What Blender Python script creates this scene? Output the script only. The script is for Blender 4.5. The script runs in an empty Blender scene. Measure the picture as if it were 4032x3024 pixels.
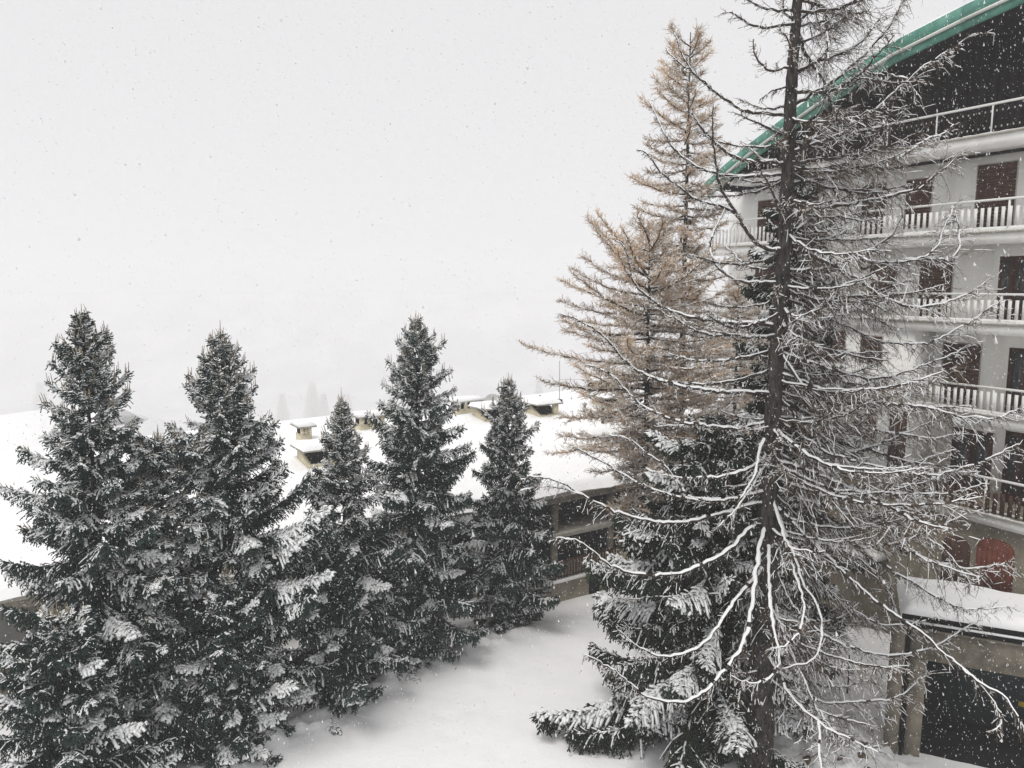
import bpy, math, random
import numpy as np
from mathutils import Vector

# ------------------------------------------------------------------ camera, sky, sun, exposure
S = bpy.context.scene
COL = S.collection
cam_data = bpy.data.cameras.new('camera')
cam_data.sensor_width = 36.0
cam_data.lens = 36.0 * 3000.0 / 4032.0
cam_data.clip_start = 0.1
cam_data.clip_end = 5000
cam = bpy.data.objects.new('camera', cam_data)
COL.objects.link(cam)
cam.location = (0, 0, 12)
cam.rotation_euler = (math.radians(90 - 7.5), 0, 0)
S.camera = cam

world = bpy.data.worlds.new('World')
S.world = world
world.use_nodes = True
wt = world.node_tree
wt.nodes.clear()
w_out = wt.nodes.new('ShaderNodeOutputWorld')
w_sky = wt.nodes.new('ShaderNodeTexSky')
w_sky.sky_type = 'NISHITA'
w_sky.sun_disc = False
w_sky.sun_elevation = math.radians(66)
w_sky.sun_rotation = math.radians(220)
w_hsv = wt.nodes.new('ShaderNodeHueSaturation')
w_hsv.inputs['Saturation'].default_value = 0.1
w_bg1 = wt.nodes.new('ShaderNodeBackground')
w_bg1.inputs['Strength'].default_value = 0.05
wt.links.new(w_sky.outputs[0], w_hsv.inputs['Color'])
wt.links.new(w_hsv.outputs[0], w_bg1.inputs['Color'])
# the even snow cloud in front of that sky
w_bg2 = wt.nodes.new('ShaderNodeBackground')
w_bg2.inputs['Color'].default_value = (0.99, 0.985, 1.0, 1)
w_bg2.inputs['Strength'].default_value = 0.76
w_mix = wt.nodes.new('ShaderNodeMixShader')
w_mix.inputs[0].default_value = 0.9
wt.links.new(w_bg1.outputs[0], w_mix.inputs[1])
wt.links.new(w_bg2.outputs[0], w_mix.inputs[2])
wt.links.new(w_mix.outputs[0], w_out.inputs['Surface'])

sun_data = bpy.data.lights.new('sun', 'SUN')
sun_data.energy = 1.5
sun_data.angle = math.radians(30)
sun_data.color = (1.0, 0.97, 0.93)
sun = bpy.data.objects.new('sun', sun_data)
COL.objects.link(sun)
sun.rotation_euler = (math.radians(24), 0, math.radians(-40))
sun.location = (0, 0, 60)

S.view_settings.view_transform = 'Standard'
S.view_settings.look = 'None'
S.view_settings.exposure = 0.2
S.view_settings.gamma = 1.0
S.view_settings.use_curve_mapping = False
S.cycles.max_bounces = 6
S.cycles.diffuse_bounces = 4
S.cycles.glossy_bounces = 2
S.cycles.volume_bounces = 3
S.cycles.use_denoising = True

# ------------------------------------------------------------------ materials
def mat(name, rgb, rough=0.8, noise=0.0, scale=6.0, rgb2=None, bump=0.0, bscale=30.0, spec=0.2, stretch=(1, 1, 1)):
    m = bpy.data.materials.new(name)
    m.use_nodes = True
    nt = m.node_tree
    p = nt.nodes['Principled BSDF']
    p.inputs['Base Color'].default_value = (*rgb, 1)
    p.inputs['Roughness'].default_value = rough
    p.inputs['Specular IOR Level'].default_value = spec
    tc = nt.nodes.new('ShaderNodeTexCoord')
    mp = nt.nodes.new('ShaderNodeMapping')
    mp.inputs['Scale'].default_value = stretch
    nt.links.new(tc.outputs['Object'], mp.inputs['Vector'])
    if rgb2 is not None:
        n = nt.nodes.new('ShaderNodeTexNoise')
        n.inputs['Scale'].default_value = scale
        n.inputs['Detail'].default_value = 6
        n.inputs['Roughness'].default_value = 0.65
        r = nt.nodes.new('ShaderNodeValToRGB')
        r.color_ramp.elements[0].position = 0.35
        r.color_ramp.elements[1].position = 0.65
        r.color_ramp.elements[0].color = (*rgb, 1)
        r.color_ramp.elements[1].color = (*rgb2, 1)
        nt.links.new(mp.outputs[0], n.inputs['Vector'])
        nt.links.new(n.outputs[0], r.inputs[0])
        nt.links.new(r.outputs[0], p.inputs['Base Color'])
    if bump:
        n2 = nt.nodes.new('ShaderNodeTexNoise')
        n2.inputs['Scale'].default_value = bscale
        n2.inputs['Detail'].default_value = 5
        b = nt.nodes.new('ShaderNodeBump')
        b.inputs['Strength'].default_value = 0.6
        b.inputs['Distance'].default_value = bump
        nt.links.new(mp.outputs[0], n2.inputs['Vector'])
        nt.links.new(n2.outputs[0], b.inputs['Height'])
        nt.links.new(b.outputs[0], p.inputs['Normal'])
    return m

M = dict(
    snow=mat('snow', (0.88, 0.88, 0.885), 0.9, rgb2=(0.91, 0.91, 0.91), scale=1.5, bump=0.02, bscale=9, spec=0.1),
    twig_snow=mat('twig_snow', (0.86, 0.87, 0.87), 0.95, spec=0.05),
    needle=mat('needle', (0.018, 0.034, 0.031), 0.9, rgb2=(0.048, 0.074, 0.067), scale=3.0, spec=0.05),
    needle2=mat('needle_hanging', (0.014, 0.021, 0.014), 0.9, rgb2=(0.042, 0.053, 0.036), scale=3.0, spec=0.05),
    shoot=mat('new_shoot', (0.30, 0.25, 0.18), 0.9, spec=0.05),
    bark=mat('bark', (0.010, 0.009, 0.009), 0.95, rgb2=(0.085, 0.076, 0.068), scale=11, bump=0.08, bscale=16, spec=0.05, stretch=(1, 1, 0.35)),
    bough=mat('bough_bark', (0.022, 0.018, 0.016), 0.95, rgb2=(0.075, 0.062, 0.052), scale=18, spec=0.05),
    twig=mat('larch_twig', (0.065, 0.050, 0.038), 0.95, rgb2=(0.16, 0.12, 0.085), scale=2.2, spec=0.05),
    tan=mat('larch_autumn', (0.42, 0.27, 0.15), 0.95, rgb2=(0.66, 0.49, 0.33), scale=1.4, spec=0.05),
    far=mat('far_larch', (0.60, 0.46, 0.35), 0.95, rgb2=(0.66, 0.56, 0.46), scale=0.3, spec=0.05),  # frosted tone, paled further so part of the haze is in the colour
    fardark=mat('far_spruce', (0.42, 0.42, 0.40), 0.95, spec=0.05),  # spruce paled to grey, haze fade painted into its colour
    plaster=mat('white_plaster', (0.76, 0.75, 0.71), 0.9, rgb2=(0.87, 0.865, 0.84), scale=2.2, bump=0.004, bscale=60, stretch=(1, 1, 0.16)),
    cream=mat('cream_plaster', (0.62, 0.55, 0.38), 0.9, rgb2=(0.72, 0.65, 0.48), scale=2.0, bump=0.004, bscale=50),
    grey=mat('grey_render', (0.26, 0.25, 0.22), 0.9, rgb2=(0.36, 0.34, 0.30), scale=1.2, bump=0.006, bscale=40),
    olive=mat('stained_wall', (0.16, 0.14, 0.105), 0.9, rgb2=(0.30, 0.27, 0.21), scale=1.1, bump=0.01, bscale=25),
    concrete=mat('old_concrete', (0.13, 0.115, 0.09), 0.9, rgb2=(0.27, 0.24, 0.19), scale=2.5, bump=0.01, bscale=30),
    slab=mat('slab_edge', (0.36, 0.34, 0.30), 0.9, rgb2=(0.48, 0.46, 0.41), scale=3),
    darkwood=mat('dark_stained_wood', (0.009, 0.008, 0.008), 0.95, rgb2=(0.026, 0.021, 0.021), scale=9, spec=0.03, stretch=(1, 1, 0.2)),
    brown=mat('brown_wood', (0.045, 0.020, 0.014), 0.75, rgb2=(0.095, 0.045, 0.030), scale=7, spec=0.15, stretch=(1, 1, 0.25)),
    redwood=mat('red_painted_wood', (0.12, 0.034, 0.022), 0.8, rgb2=(0.20, 0.062, 0.038), scale=5, spec=0.2),
    green=mat('green_metal', (0.06, 0.20, 0.15), 0.6, rgb2=(0.12, 0.30, 0.24), scale=3.5, spec=0.3, bump=0.006, bscale=20),
    whitepaint=mat('white_paint', (0.78, 0.78, 0.75), 0.6, spec=0.3),
    metal=mat('dull_metal', (0.33, 0.33, 0.33), 0.5, spec=0.4),
    rust=mat('rusty_pipe', (0.10, 0.05, 0.04), 0.7),
    black=mat('black_metal', (0.008, 0.008, 0.009), 0.9, spec=0.05),
    glass=mat('window_glass', (0.02, 0.023, 0.026), 0.12, spec=0.5),
    dishm=mat('dish_grey', (0.55, 0.55, 0.54), 0.6),
    dirt=mat('bare_earth', (0.09, 0.065, 0.045), 0.95, rgb2=(0.16, 0.12, 0.085), scale=8),
    yellow=mat('yellow_plate', (0.55, 0.38, 0.04), 0.6),
)

for nm in ('needle', 'needle2', 'tan', 'twig'):
    nt_ = M[nm].node_tree; pb = nt_.nodes['Principled BSDF']; sk = pb.inputs['Base Color'].links[0].from_socket
    oi = nt_.nodes.new('ShaderNodeObjectInfo'); mr = nt_.nodes.new('ShaderNodeMapRange'); hs = nt_.nodes.new('ShaderNodeHueSaturation')
    mr.inputs['To Min'].default_value = 0.65; mr.inputs['To Max'].default_value = 1.4
    nt_.links.new(oi.outputs['Random'], mr.inputs['Value']); nt_.links.new(mr.outputs[0], hs.inputs['Value']); nt_.links.new(sk, hs.inputs['Color']); nt_.links.new(hs.outputs[0], pb.inputs['Base Color'])
mf = mat('snowflake', (0.985, 0.985, 0.99), 0.9)
fn = mf.node_tree; fp_ = fn.nodes['Principled BSDF']; ft = fn.nodes.new('ShaderNodeBsdfTranslucent'); ft.inputs[0].default_value = (0.985, 0.985, 0.99, 1)
fx = fn.nodes.new('ShaderNodeMixShader'); fx.inputs[0].default_value = 0.5
fn.links.new(fp_.outputs[0], fx.inputs[1]); fn.links.new(ft.outputs[0], fx.inputs[2]); fn.links.new(fx.outputs[0], fn.nodes['Material Output'].inputs['Surface'])
M['flake'] = mf

# ------------------------------------------------------------------ mesh helpers
UP = np.array([0.0, 0.0, 1.0])

def unit(v):
    return v / np.maximum(np.linalg.norm(v, axis=-1, keepdims=True), 1e-9)

class MB:
    """collects triangles and quads, then links them as ONE mesh object"""
    def __init__(self):
        self.v = []; self.t = []; self.q = []; self.tm = []; self.qm = []; self.n = 0
    def add(self, v, t=None, q=None, mi=0):
        v = np.asarray(v, float).reshape(-1, 3)
        self.v.append(v)
        if t is not None and len(t):
            t = np.asarray(t, np.int64).reshape(-1, 3); self.t.append(t + self.n); self.tm.append(np.full(len(t), mi))
        if q is not None and len(q):
            q = np.asarray(q, np.int64).reshape(-1, 4); self.q.append(q + self.n); self.qm.append(np.full(len(q), mi))
        self.n += len(v)
    def box(self, a, b, mi=0):
        (x0, y0, z0), (x1, y1, z1) = a, b
        v = [(x0, y0, z0), (x1, y0, z0), (x1, y1, z0), (x0, y1, z0), (x0, y0, z1), (x1, y0, z1), (x1, y1, z1), (x0, y1, z1)]
        self.add(v, q=[(0, 3, 2, 1), (4, 5, 6, 7), (0, 1, 5, 4), (1, 2, 6, 5), (2, 3, 7, 6), (3, 0, 4, 7)], mi=mi)
    def prism(self, poly, axis, a, b, mi=0):
        """extrude a 2-D outline along an axis ('x','y','z') from a to b"""
        n = len(poly)
        def p3(p, h):
            return {'x': (h, p[0], p[1]), 'y': (p[0], h, p[1]), 'z': (p[0], p[1], h)}[axis]
        v = [p3(p, a) for p in poly] + [p3(p, b) for p in poly]
        c0 = len(v); 
        q = [(i, (i + 1) % n, n + (i + 1) % n, n + i) for i in range(n)]
        t = []
        for i in range(1, n - 1):
            t += [(0, i + 1, i), (n, n + i, n + i + 1)]
        self.add(v, t=t, q=q, mi=mi)
    def tube(self, pts, rad, k=6, mi=0, rough=0.0, rng=None):
        pts = np.asarray(pts, float); n = len(pts)
        rad = np.broadcast_to(np.asarray(rad, float), (n,)).copy()
        d = unit(np.gradient(pts, axis=0))
        ref = np.where(np.abs(d[:, 2:3]) > 0.9, np.array([[1.0, 0, 0]]), np.array([[0, 0, 1.0]]))
        s = unit(np.cross(d, ref)); u = np.cross(s, d)
        # keep the frame from flipping
        for i in range(1, n):
            if np.dot(s[i], s[i - 1]) < 0:
                s[i] = -s[i]; u[i] = -u[i]
        an = np.arange(k) * 2 * math.pi / k
        ring = np.cos(an)[None, :, None] * s[:, None, :] + np.sin(an)[None, :, None] * u[:, None, :]
        rr = rad[:, None] * np.ones(k)[None]
        if rough and rng is not None:
            rr = rr * (1 + rough * rng.standard_normal((n, k)))
        v = pts[:, None, :] + ring * rr[:, :, None]
        i, j = np.meshgrid(np.arange(n - 1), np.arange(k), indexing='ij')
        a = i * k + j; b = i * k + (j + 1) % k
        q = np.stack([a, b, b + k, a + k], -1).reshape(-1, 4)
        t = []
        for f in range(1, k - 1):
            t += [(0, f + 1, f), ((n - 1) * k, (n - 1) * k + f, (n - 1) * k + f + 1)]
        self.add(v, t=t, q=q, mi=mi)
    def sticks(self, p0, p1, r0, r1, mi=0, k=3):
        """many tapered three-sided sticks at once"""
        p0 = np.asarray(p0, float).reshape(-1, 3); p1 = np.asarray(p1, float).reshape(-1, 3)
        n = len(p0)
        if n == 0: return
        d = unit(p1 - p0)
        s = np.cross(d, UP); bad = np.linalg.norm(s, axis=1) < 1e-3; s[bad] = (1, 0, 0)
        s = unit(s); u = np.cross(s, d)
        r0 = np.broadcast_to(np.asarray(r0, float), (n,)); r1 = np.broadcast_to(np.asarray(r1, float), (n,))
        an = math.pi / 2 + np.arange(k) * 2 * math.pi / k
        ring = np.cos(an)[None, :, None] * s[:, None] + np.sin(an)[None, :, None] * u[:, None]
        va = p0[:, None] + ring * r0[:, None, None]; vb = p1[:, None] + ring * r1[:, None, None]
        v = np.concatenate([va, vb], 1)
        b = (np.arange(n) * 2 * k)[:, None]
        qs = [b + np.array([[j, (j + 1) % k, k + (j + 1) % k, k + j]]) for j in range(k)]
        self.add(v, q=np.concatenate(qs, 0), mi=mi)
    def spikes(self, p0, p1, r, mi=0, bulge=0.35):
        """many short shoots: three-sided, fattest a third of the way up, pointed at the end"""
        p0 = np.asarray(p0, float).reshape(-1, 3); p1 = np.asarray(p1, float).reshape(-1, 3)
        n = len(p0)
        if n == 0: return
        d = unit(p1 - p0)
        s = np.cross(d, UP); bad = np.linalg.norm(s, axis=1) < 1e-3; s[bad] = (1, 0, 0)
        s = unit(s); u = np.cross(s, d)
        r = np.broadcast_to(np.asarray(r, float), (n,))
        an = math.pi / 2 + np.arange(3) * 2 * math.pi / 3
        ring = np.cos(an)[None, :, None] * s[:, None] + np.sin(an)[None, :, None] * u[:, None]
        m = p0 + (p1 - p0) * bulge
        v = np.concatenate([p0[:, None], m[:, None] + ring * r[:, None, None], p1[:, None]], 1)
        b = (np.arange(n) * 5)[:, None]
        ts = [b + np.array([[4, 1 + j, 1 + (j + 1) % 3]]) for j in range(3)] + [b + np.array([[0, 1 + (j + 1) % 3, 1 + j]]) for j in range(3)]
        self.add(v, t=np.concatenate(ts, 0), mi=mi)
    def ridges(self, p0, p1, w, h, mi=0):
        """many little roof-shaped snow loads lying along sticks: two sloping faces and two end faces"""
        p0 = np.asarray(p0, float).reshape(-1, 3); p1 = np.asarray(p1, float).reshape(-1, 3)
        n = len(p0)
        if n == 0: return
        d = unit(p1 - p0)
        s = np.cross(d, UP); bad = np.linalg.norm(s, axis=1) < 1e-3; s[bad] = (1, 0, 0)
        s = unit(s)
        w = np.broadcast_to(np.asarray(w, float), (n,))[:, None]; h = np.broadcast_to(np.asarray(h, float), (n,))[:, None]
        e = (p1 - p0) * 0.18
        v = np.stack([p0 - s * w, p0 + s * w, p1 - s * w * 0.75, p1 + s * w * 0.75, p0 + e + UP * h, p1 - e + UP * h], 1)
        b = (np.arange(n) * 6)[:, None]
        q = np.concatenate([b + np.array([[0, 2, 5, 4]]), b + np.array([[3, 1, 4, 5]]), b + np.array([[1, 3, 2, 0]])], 0)
        t = np.concatenate([b + np.array([[1, 0, 4]]), b + np.array([[2, 3, 5]])], 0)
        self.add(v, t=t, q=q, mi=mi)
    def build(self, name, mats, parent=None, smooth=False, loc=None):
        me = bpy.data.meshes.new(name)
        v = np.concatenate(self.v) if self.v else np.zeros((0, 3))
        t = np.concatenate(self.t) if self.t else np.zeros((0, 3), np.int64)
        q = np.concatenate(self.q) if self.q else np.zeros((0, 4), np.int64)
        mi = np.concatenate(self.tm + self.qm) if (self.tm or self.qm) else np.zeros(0)
        me.vertices.add(len(v)); me.vertices.foreach_set('co', v.astype(np.float32).ravel())
        nl = len(t) * 3 + len(q) * 4
        me.loops.add(nl)
        me.loops.foreach_set('vertex_index', np.concatenate([t.ravel(), q.ravel()]).astype(np.int32))
        npol = len(t) + len(q)
        me.polygons.add(npol)
        tot = np.concatenate([np.full(len(t), 3), np.full(len(q), 4)]).astype(np.int32)
        me.polygons.foreach_set('loop_start', (np.cumsum(tot) - tot).astype(np.int32))
        me.polygons.foreach_set('loop_total', tot)
        me.polygons.foreach_set('material_index', mi.astype(np.int32))
        if smooth:
            me.polygons.foreach_set('use_smooth', np.ones(npol, bool))
        for m_ in (mats if isinstance(mats, (list, tuple)) else [mats]):
            me.materials.append(m_)
        me.update(calc_edges=True)
        o = bpy.data.objects.new(name, me)
        COL.objects.link(o)
        if parent is not None: o.parent = parent
        if loc is not None: o.location = loc
        return o

def tag(o, label=None, cat=None, group=None, kind=None):
    if label: o['label'] = label
    if cat: o['category'] = cat
    if group: o['group'] = group
    if kind: o['kind'] = kind
    return o

def empty(name, loc, rz, label, cat, group=None):
    o = bpy.data.objects.new(name, None)
    COL.objects.link(o)
    o.empty_display_size = 0.5
    o.location = loc
    o.rotation_euler = (0, 0, rz)
    return tag(o, label, cat, group)

def boxpart(name, a, b, m, parent):
    mb = MB(); mb.box(a, b)
    return mb.build(name, m, parent)

def inst(src, parent, loc):
    o = src.copy(); COL.objects.link(o); o.parent = parent; o.location = loc
    return o

def fbm(x, y, seed=0):
    """cheap smooth 2-D noise in about -1..1"""
    r = np.random.default_rng(seed)
    out = np.zeros_like(x, dtype=float); tot = 0
    for o in range(6):
        a = r.uniform(0, 6.283); f = 1.7 ** o; ph = r.uniform(0, 6.283, 2); w = 1 / 1.45 ** o
        c, s = math.cos(a), math.sin(a)
        out += w * np.sin((x * c + y * s) * f + ph[0]) * np.cos((-x * s + y * c) * f * 1.13 + ph[1]); tot += w
    return out / tot * 1.6

LIMBS=[
('s',0.05,[(6.2,17.6,15.71),(5.25,17.7,15.8),(4.9,17.74,15.99),(4.51,17.78,16.29),(4.14,17.82,16.6),(3.68,17.86,16.94),(3.44,17.89,17.22)]),
('s',0.02,[(4.51,17.78,16.29),(4.14,17.83,16.61),(3.93,17.86,16.83),(3.72,17.9,17.31),(3.61,17.92,17.58)]),
('s',0.04,[(6.23,17.6,17.66),(5.59,17.42,17.51),(5.44,17.38,17.52),(5.12,17.31,17.53),(4.82,17.23,17.7),(4.64,17.18,17.79),(4.47,17.13,17.71)]),
('s',0.035,[(6.23,17.6,17.74),(6.05,17.66,17.76),(5.97,17.73,17.98),(6.0,17.8,18.31)]),
('d',0.06,[(6.23,17.6,17.67),(6.42,17.64,17.79),(6.57,17.68,17.96),(6.7,17.72,18.19),(6.82,17.77,18.49)]),
('d',0.03,[(6.24,17.6,18.15),(6.79,17.41,17.98),(6.77,17.3,17.57),(6.79,17.2,17.16),(6.78,17.06,16.55)]),
('d',0.03,[(6.23,17.6,17.57),(6.69,17.73,17.71),(7.14,17.85,17.84),(7.47,17.95,18.17)]),
('s',0.035,[(6.21,17.6,16.76),(5.69,17.41,16.6),(5.59,17.37,16.58),(5.3,17.26,16.78),(5.2,17.18,16.99),(5.15,17.11,17.18)]),
('s',0.03,[(6.21,17.6,16.35),(5.93,17.73,16.31),(5.77,17.81,16.29),(5.62,17.89,16.13)]),
('s',0.055,[(6.2,17.6,14.66),(5.75,17.51,14.69),(5.33,17.44,14.68),(5.02,17.39,14.73),(4.72,17.34,14.86),(4.44,17.28,15.07),(4.28,17.24,15.22),(4.07,17.19,15.45),(3.87,17.15,15.66),(3.8,17.12,15.8),(3.77,17.04,16.27)]),
('s',0.05,[(6.2,17.6,14.44),(5.68,17.84,14.44),(5.32,18.0,14.43),(4.9,18.15,14.48),(4.47,18.3,14.62),(4.06,18.45,14.9),(3.8,18.57,15.16),(3.64,18.67,15.49),(3.53,18.74,15.68),(3.44,18.82,15.94),(3.29,18.95,16.35)]),
('s',0.06,[(6.2,17.6,12.75),(5.68,17.41,12.78),(5.4,17.29,12.95),(5.16,17.18,13.23),(4.9,17.05,13.53),(4.67,16.93,13.82),(4.47,16.83,14.07),(4.28,16.6,14.7),(4.17,16.46,15.09),(4.12,16.24,15.67)]),
('s',0.03,[(4.9,17.05,13.53),(4.63,16.94,13.66),(4.2,16.77,13.71),(3.95,16.69,13.78),(3.68,16.59,13.93),(3.34,16.46,14.14),(3.05,16.34,14.34),(2.84,16.22,14.62),(2.6,16.13,14.74)]),
('s',0.05,[(6.19,17.6,12.02),(5.75,17.75,12.02),(5.37,17.87,12.02),(5.1,17.95,12.13),(4.85,18.02,12.33),(4.66,18.1,12.58),(4.65,18.18,12.93),(4.76,18.25,13.22),(4.98,18.37,13.69)]),
('s',0.06,[(6.17,17.6,11.05),(5.15,17.5,11.09),(4.38,17.43,11.18),(3.9,17.39,11.28),(3.52,17.35,11.42),(3.27,17.33,11.53),(3.03,17.31,11.74),(2.83,17.29,11.88),(2.69,17.27,12.09),(2.63,17.24,12.43),(2.57,17.22,12.68),(2.46,17.2,12.87),(2.22,17.18,12.98)]),
('s',0.05,[(6.16,17.6,10.78),(5.45,17.29,10.8),(4.75,16.98,10.86),(4.17,16.76,10.9),(3.85,16.63,11.06),(3.55,16.49,11.23),(3.21,16.34,11.38),(2.99,16.24,11.5)]),
('s',0.06,[(6.12,17.6,9.46),(5.28,17.4,9.51),(4.63,17.25,9.55),(3.94,17.11,9.65),(3.4,17.0,9.81),(2.86,16.89,10.02),(2.43,16.78,10.36),(2.18,16.7,10.67),(2.01,16.65,10.85),(1.71,16.57,11.08),(1.43,16.5,11.22),(1.15,16.44,11.34),(1.04,16.42,11.36)]),
('s',0.06,[(6.12,17.6,8.59),(5.44,17.63,8.61),(4.59,17.68,8.67),(4.17,17.69,8.71),(3.75,17.71,8.81),(3.32,17.73,9.02),(3.02,17.74,9.16),(2.77,17.76,9.4),(2.58,17.77,9.58),(2.41,17.78,9.84),(2.21,17.79,9.94),(2.01,17.8,10.06),(1.75,17.81,10.1)]),
('s',0.055,[(6.12,17.6,7.13),(5.26,17.36,6.99),(4.7,17.2,6.98),(4.04,17.05,7.08),(3.59,16.94,7.21),(3.18,16.84,7.36),(2.82,16.74,7.55),(2.36,16.61,7.83),(1.97,16.5,8.11),(1.56,16.38,8.34),(1.38,16.33,8.48),(1.24,16.29,8.46)]),
('s',0.045,[(5.25,17.36,6.99),(4.21,17.52,6.95),(4.06,17.56,7.14),(3.77,17.63,7.55),(3.43,17.68,7.86),(3.17,17.72,8.0),(3.01,17.75,8.19),(2.67,17.8,8.39),(2.32,17.84,8.44)]),
('h',0.065,[(6.12,17.6,6.9),(4.98,17.48,6.6),(4.36,17.42,6.45),(4.04,17.4,6.4),(3.55,17.36,6.39),(3.05,17.32,6.5),(2.63,17.28,6.62),(2.27,17.25,6.78),(1.95,17.22,6.96),(1.63,17.19,7.14),(1.44,17.17,7.25),(1.24,17.15,7.39),(0.93,17.13,7.52),(0.56,17.1,7.61),(0.21,17.07,7.54)]),
('s',0.02,[(1.63,17.19,7.14),(1.38,17.16,7.25),(0.97,17.12,7.35),(0.62,17.09,7.37),(0.21,17.06,7.28)]),
('h',0.07,[(6.12,17.6,6.5),(5.65,17.45,6.27),(5.43,17.36,6.09),(5.27,17.3,5.91),(4.99,17.22,5.71),(4.6,17.12,5.55),(4.22,17.02,5.41),(3.84,16.92,5.33),(3.49,16.84,5.33),(3.1,16.75,5.37),(2.72,16.66,5.46),(2.4,16.57,5.58),(2.11,16.49,5.76),(1.86,16.41,6.03),(1.63,16.33,6.25),(1.34,16.25,6.42),(0.97,16.15,6.44)]),
('h',0.035,[(6.13,17.6,4.72),(5.11,17.71,4.51),(4.19,17.8,4.44),(3.69,17.84,4.38),(3.06,17.89,4.33),(2.47,17.94,4.29)]),
('h',0.06,[(6.12,17.6,5.53),(5.87,17.35,5.16),(5.35,17.04,4.84),(5.09,16.87,4.58),(4.85,16.71,4.31),(4.6,16.54,4.04),(4.24,16.35,3.83),(3.9,16.2,3.74),(3.53,16.05,3.73),(3.23,15.93,3.82),(2.89,15.78,4.03),(2.61,15.64,4.29),(2.36,15.51,4.53),(2.22,15.41,4.76)]),
('h',0.075,[(6.12,17.6,6.45),(5.83,17.31,5.86),(5.63,16.93,5.08),(5.53,16.74,4.6),(5.43,16.6,4.25),(5.31,16.47,3.93),(5.19,16.37,3.71),(4.98,16.27,3.51),(4.81,16.19,3.38),(4.58,16.07,3.18),(4.38,15.97,3.01),(4.1,15.86,2.88),(3.82,15.76,2.84),(3.47,15.65,2.88),(3.12,15.53,3.03),(2.79,15.41,3.22),(2.55,15.29,3.5),(2.33,15.2,3.73),(2.12,15.1,3.96),(1.79,14.96,4.22),(1.49,14.84,4.43)]),
('h',0.06,[(6.12,17.6,6.1),(5.92,16.66,4.64),(5.93,16.31,4.17),(5.98,16.1,3.81),(5.96,15.98,3.6),(5.76,15.84,3.38),(5.35,15.67,3.31),(5.03,15.54,3.44),(4.7,15.4,3.65)]),
('h',0.06,[(6.12,17.6,7.13),(6.27,17.06,6.29),(6.41,16.38,5.31),(6.5,16.19,4.99),(6.46,16.04,4.71),(6.3,15.87,4.41),(6.02,15.71,4.22),(5.76,15.6,4.15),(5.62,15.55,4.2)]),
('h',0.06,[(6.12,17.6,7.02),(6.47,17.12,5.93),(6.7,16.74,5.1),(6.96,16.59,4.76),(7.04,16.46,4.41),(7.0,16.31,3.98),(6.87,16.21,3.7),(6.67,16.13,3.55),(6.36,16.04,3.56),(6.05,15.96,3.54)]),
('h',0.055,[(6.15,17.6,10.56),(6.31,17.47,10.2),(6.54,17.33,9.84),(6.83,17.2,9.48),(7.05,17.12,9.25),(7.2,17.03,8.97),(7.28,16.93,8.61),(7.25,16.8,8.11)]),
('d',0.06,[(6.16,17.6,10.9),(6.59,17.78,10.39),(7.08,17.96,9.95),(7.49,18.05,9.8),(7.98,18.16,9.65),(8.5,18.27,9.54),(9.17,18.42,9.73)]),
('d',0.065,[(6.12,17.6,9.47),(6.44,17.55,9.14),(6.73,17.51,8.81),(7.07,17.47,8.55),(7.48,17.43,8.31),(7.9,17.39,8.02),(8.24,17.36,7.86)]),
('h',0.055,[(6.12,17.6,8.59),(5.78,17.35,8.32),(5.61,17.04,7.88),(5.49,16.87,7.59),(5.13,16.61,7.24)]),
('h',0.03,[(6.11,17.6,7.97),(5.54,17.1,7.38),(5.06,16.69,6.95),(4.57,16.39,6.61)]),
('d',0.065,[(6.21,17.6,13.12),(6.49,17.71,12.85),(7.18,17.91,12.55),(7.67,18.03,12.32),(8.24,18.16,12.14)]),
('d',0.07,[(6.19,17.6,12.08),(6.65,17.69,11.92),(7.17,17.79,11.76),(7.82,17.89,11.61),(8.36,17.98,11.35),(8.78,18.05,11.1),(9.06,18.1,10.9)]),
('d',0.07,[(6.21,17.6,12.97),(6.9,17.33,12.54),(7.65,17.03,12.1),(7.95,16.92,11.83),(8.26,16.82,11.65),(8.66,16.69,11.49),(8.95,16.61,11.49),(9.27,16.51,11.56),(9.53,16.43,11.67),(9.76,16.35,11.78),(10.03,16.24,12.05)]),
('d',0.05,[(6.2,17.6,12.29),(6.99,17.52,12.29),(7.66,17.44,12.54),(8.01,17.41,12.72),(8.37,17.37,12.95),(8.64,17.34,13.22),(8.68,17.3,13.71)]),
('d',0.06,[(6.21,17.6,13.48),(6.83,17.29,13.66),(7.5,16.96,13.73),(8.29,16.63,13.89),(8.61,16.5,14.0),(8.81,16.38,14.19),(9.04,16.25,14.42),(9.28,16.1,14.67)]),
('d',0.04,[(7.79,17.44,12.55),(8.71,17.61,12.45),(9.64,17.78,12.64),(9.92,17.86,13.05),(10.12,17.95,13.59),(10.2,17.97,13.76)]),
('d',0.045,[(8.23,18.16,12.36),(9.48,18.48,12.57),(10.08,18.63,12.59),(10.65,18.74,12.57),(10.92,18.82,12.81),(10.92,18.92,13.26),(10.85,19.03,13.77)]),
('d',0.05,[(6.23,17.6,17.57),(6.55,17.67,16.96),(6.86,17.72,16.62),(7.04,17.74,16.34),(7.14,17.77,16.05),(7.26,17.81,15.57),(7.21,17.83,15.28)]),
('d',0.05,[(6.21,17.6,16.6),(6.68,17.76,16.86),(7.13,17.9,17.02),(7.61,18.03,17.22),(7.86,18.1,17.41),(8.07,18.17,17.61),(8.28,18.25,17.87),(8.54,18.36,18.25)]),
('d',0.05,[(6.2,17.6,15.91),(6.94,17.41,16.3),(7.7,17.18,16.99),(7.89,17.13,17.23),(8.05,17.08,17.44),(8.16,17.02,17.74),(8.28,16.98,17.97)]),
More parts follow.
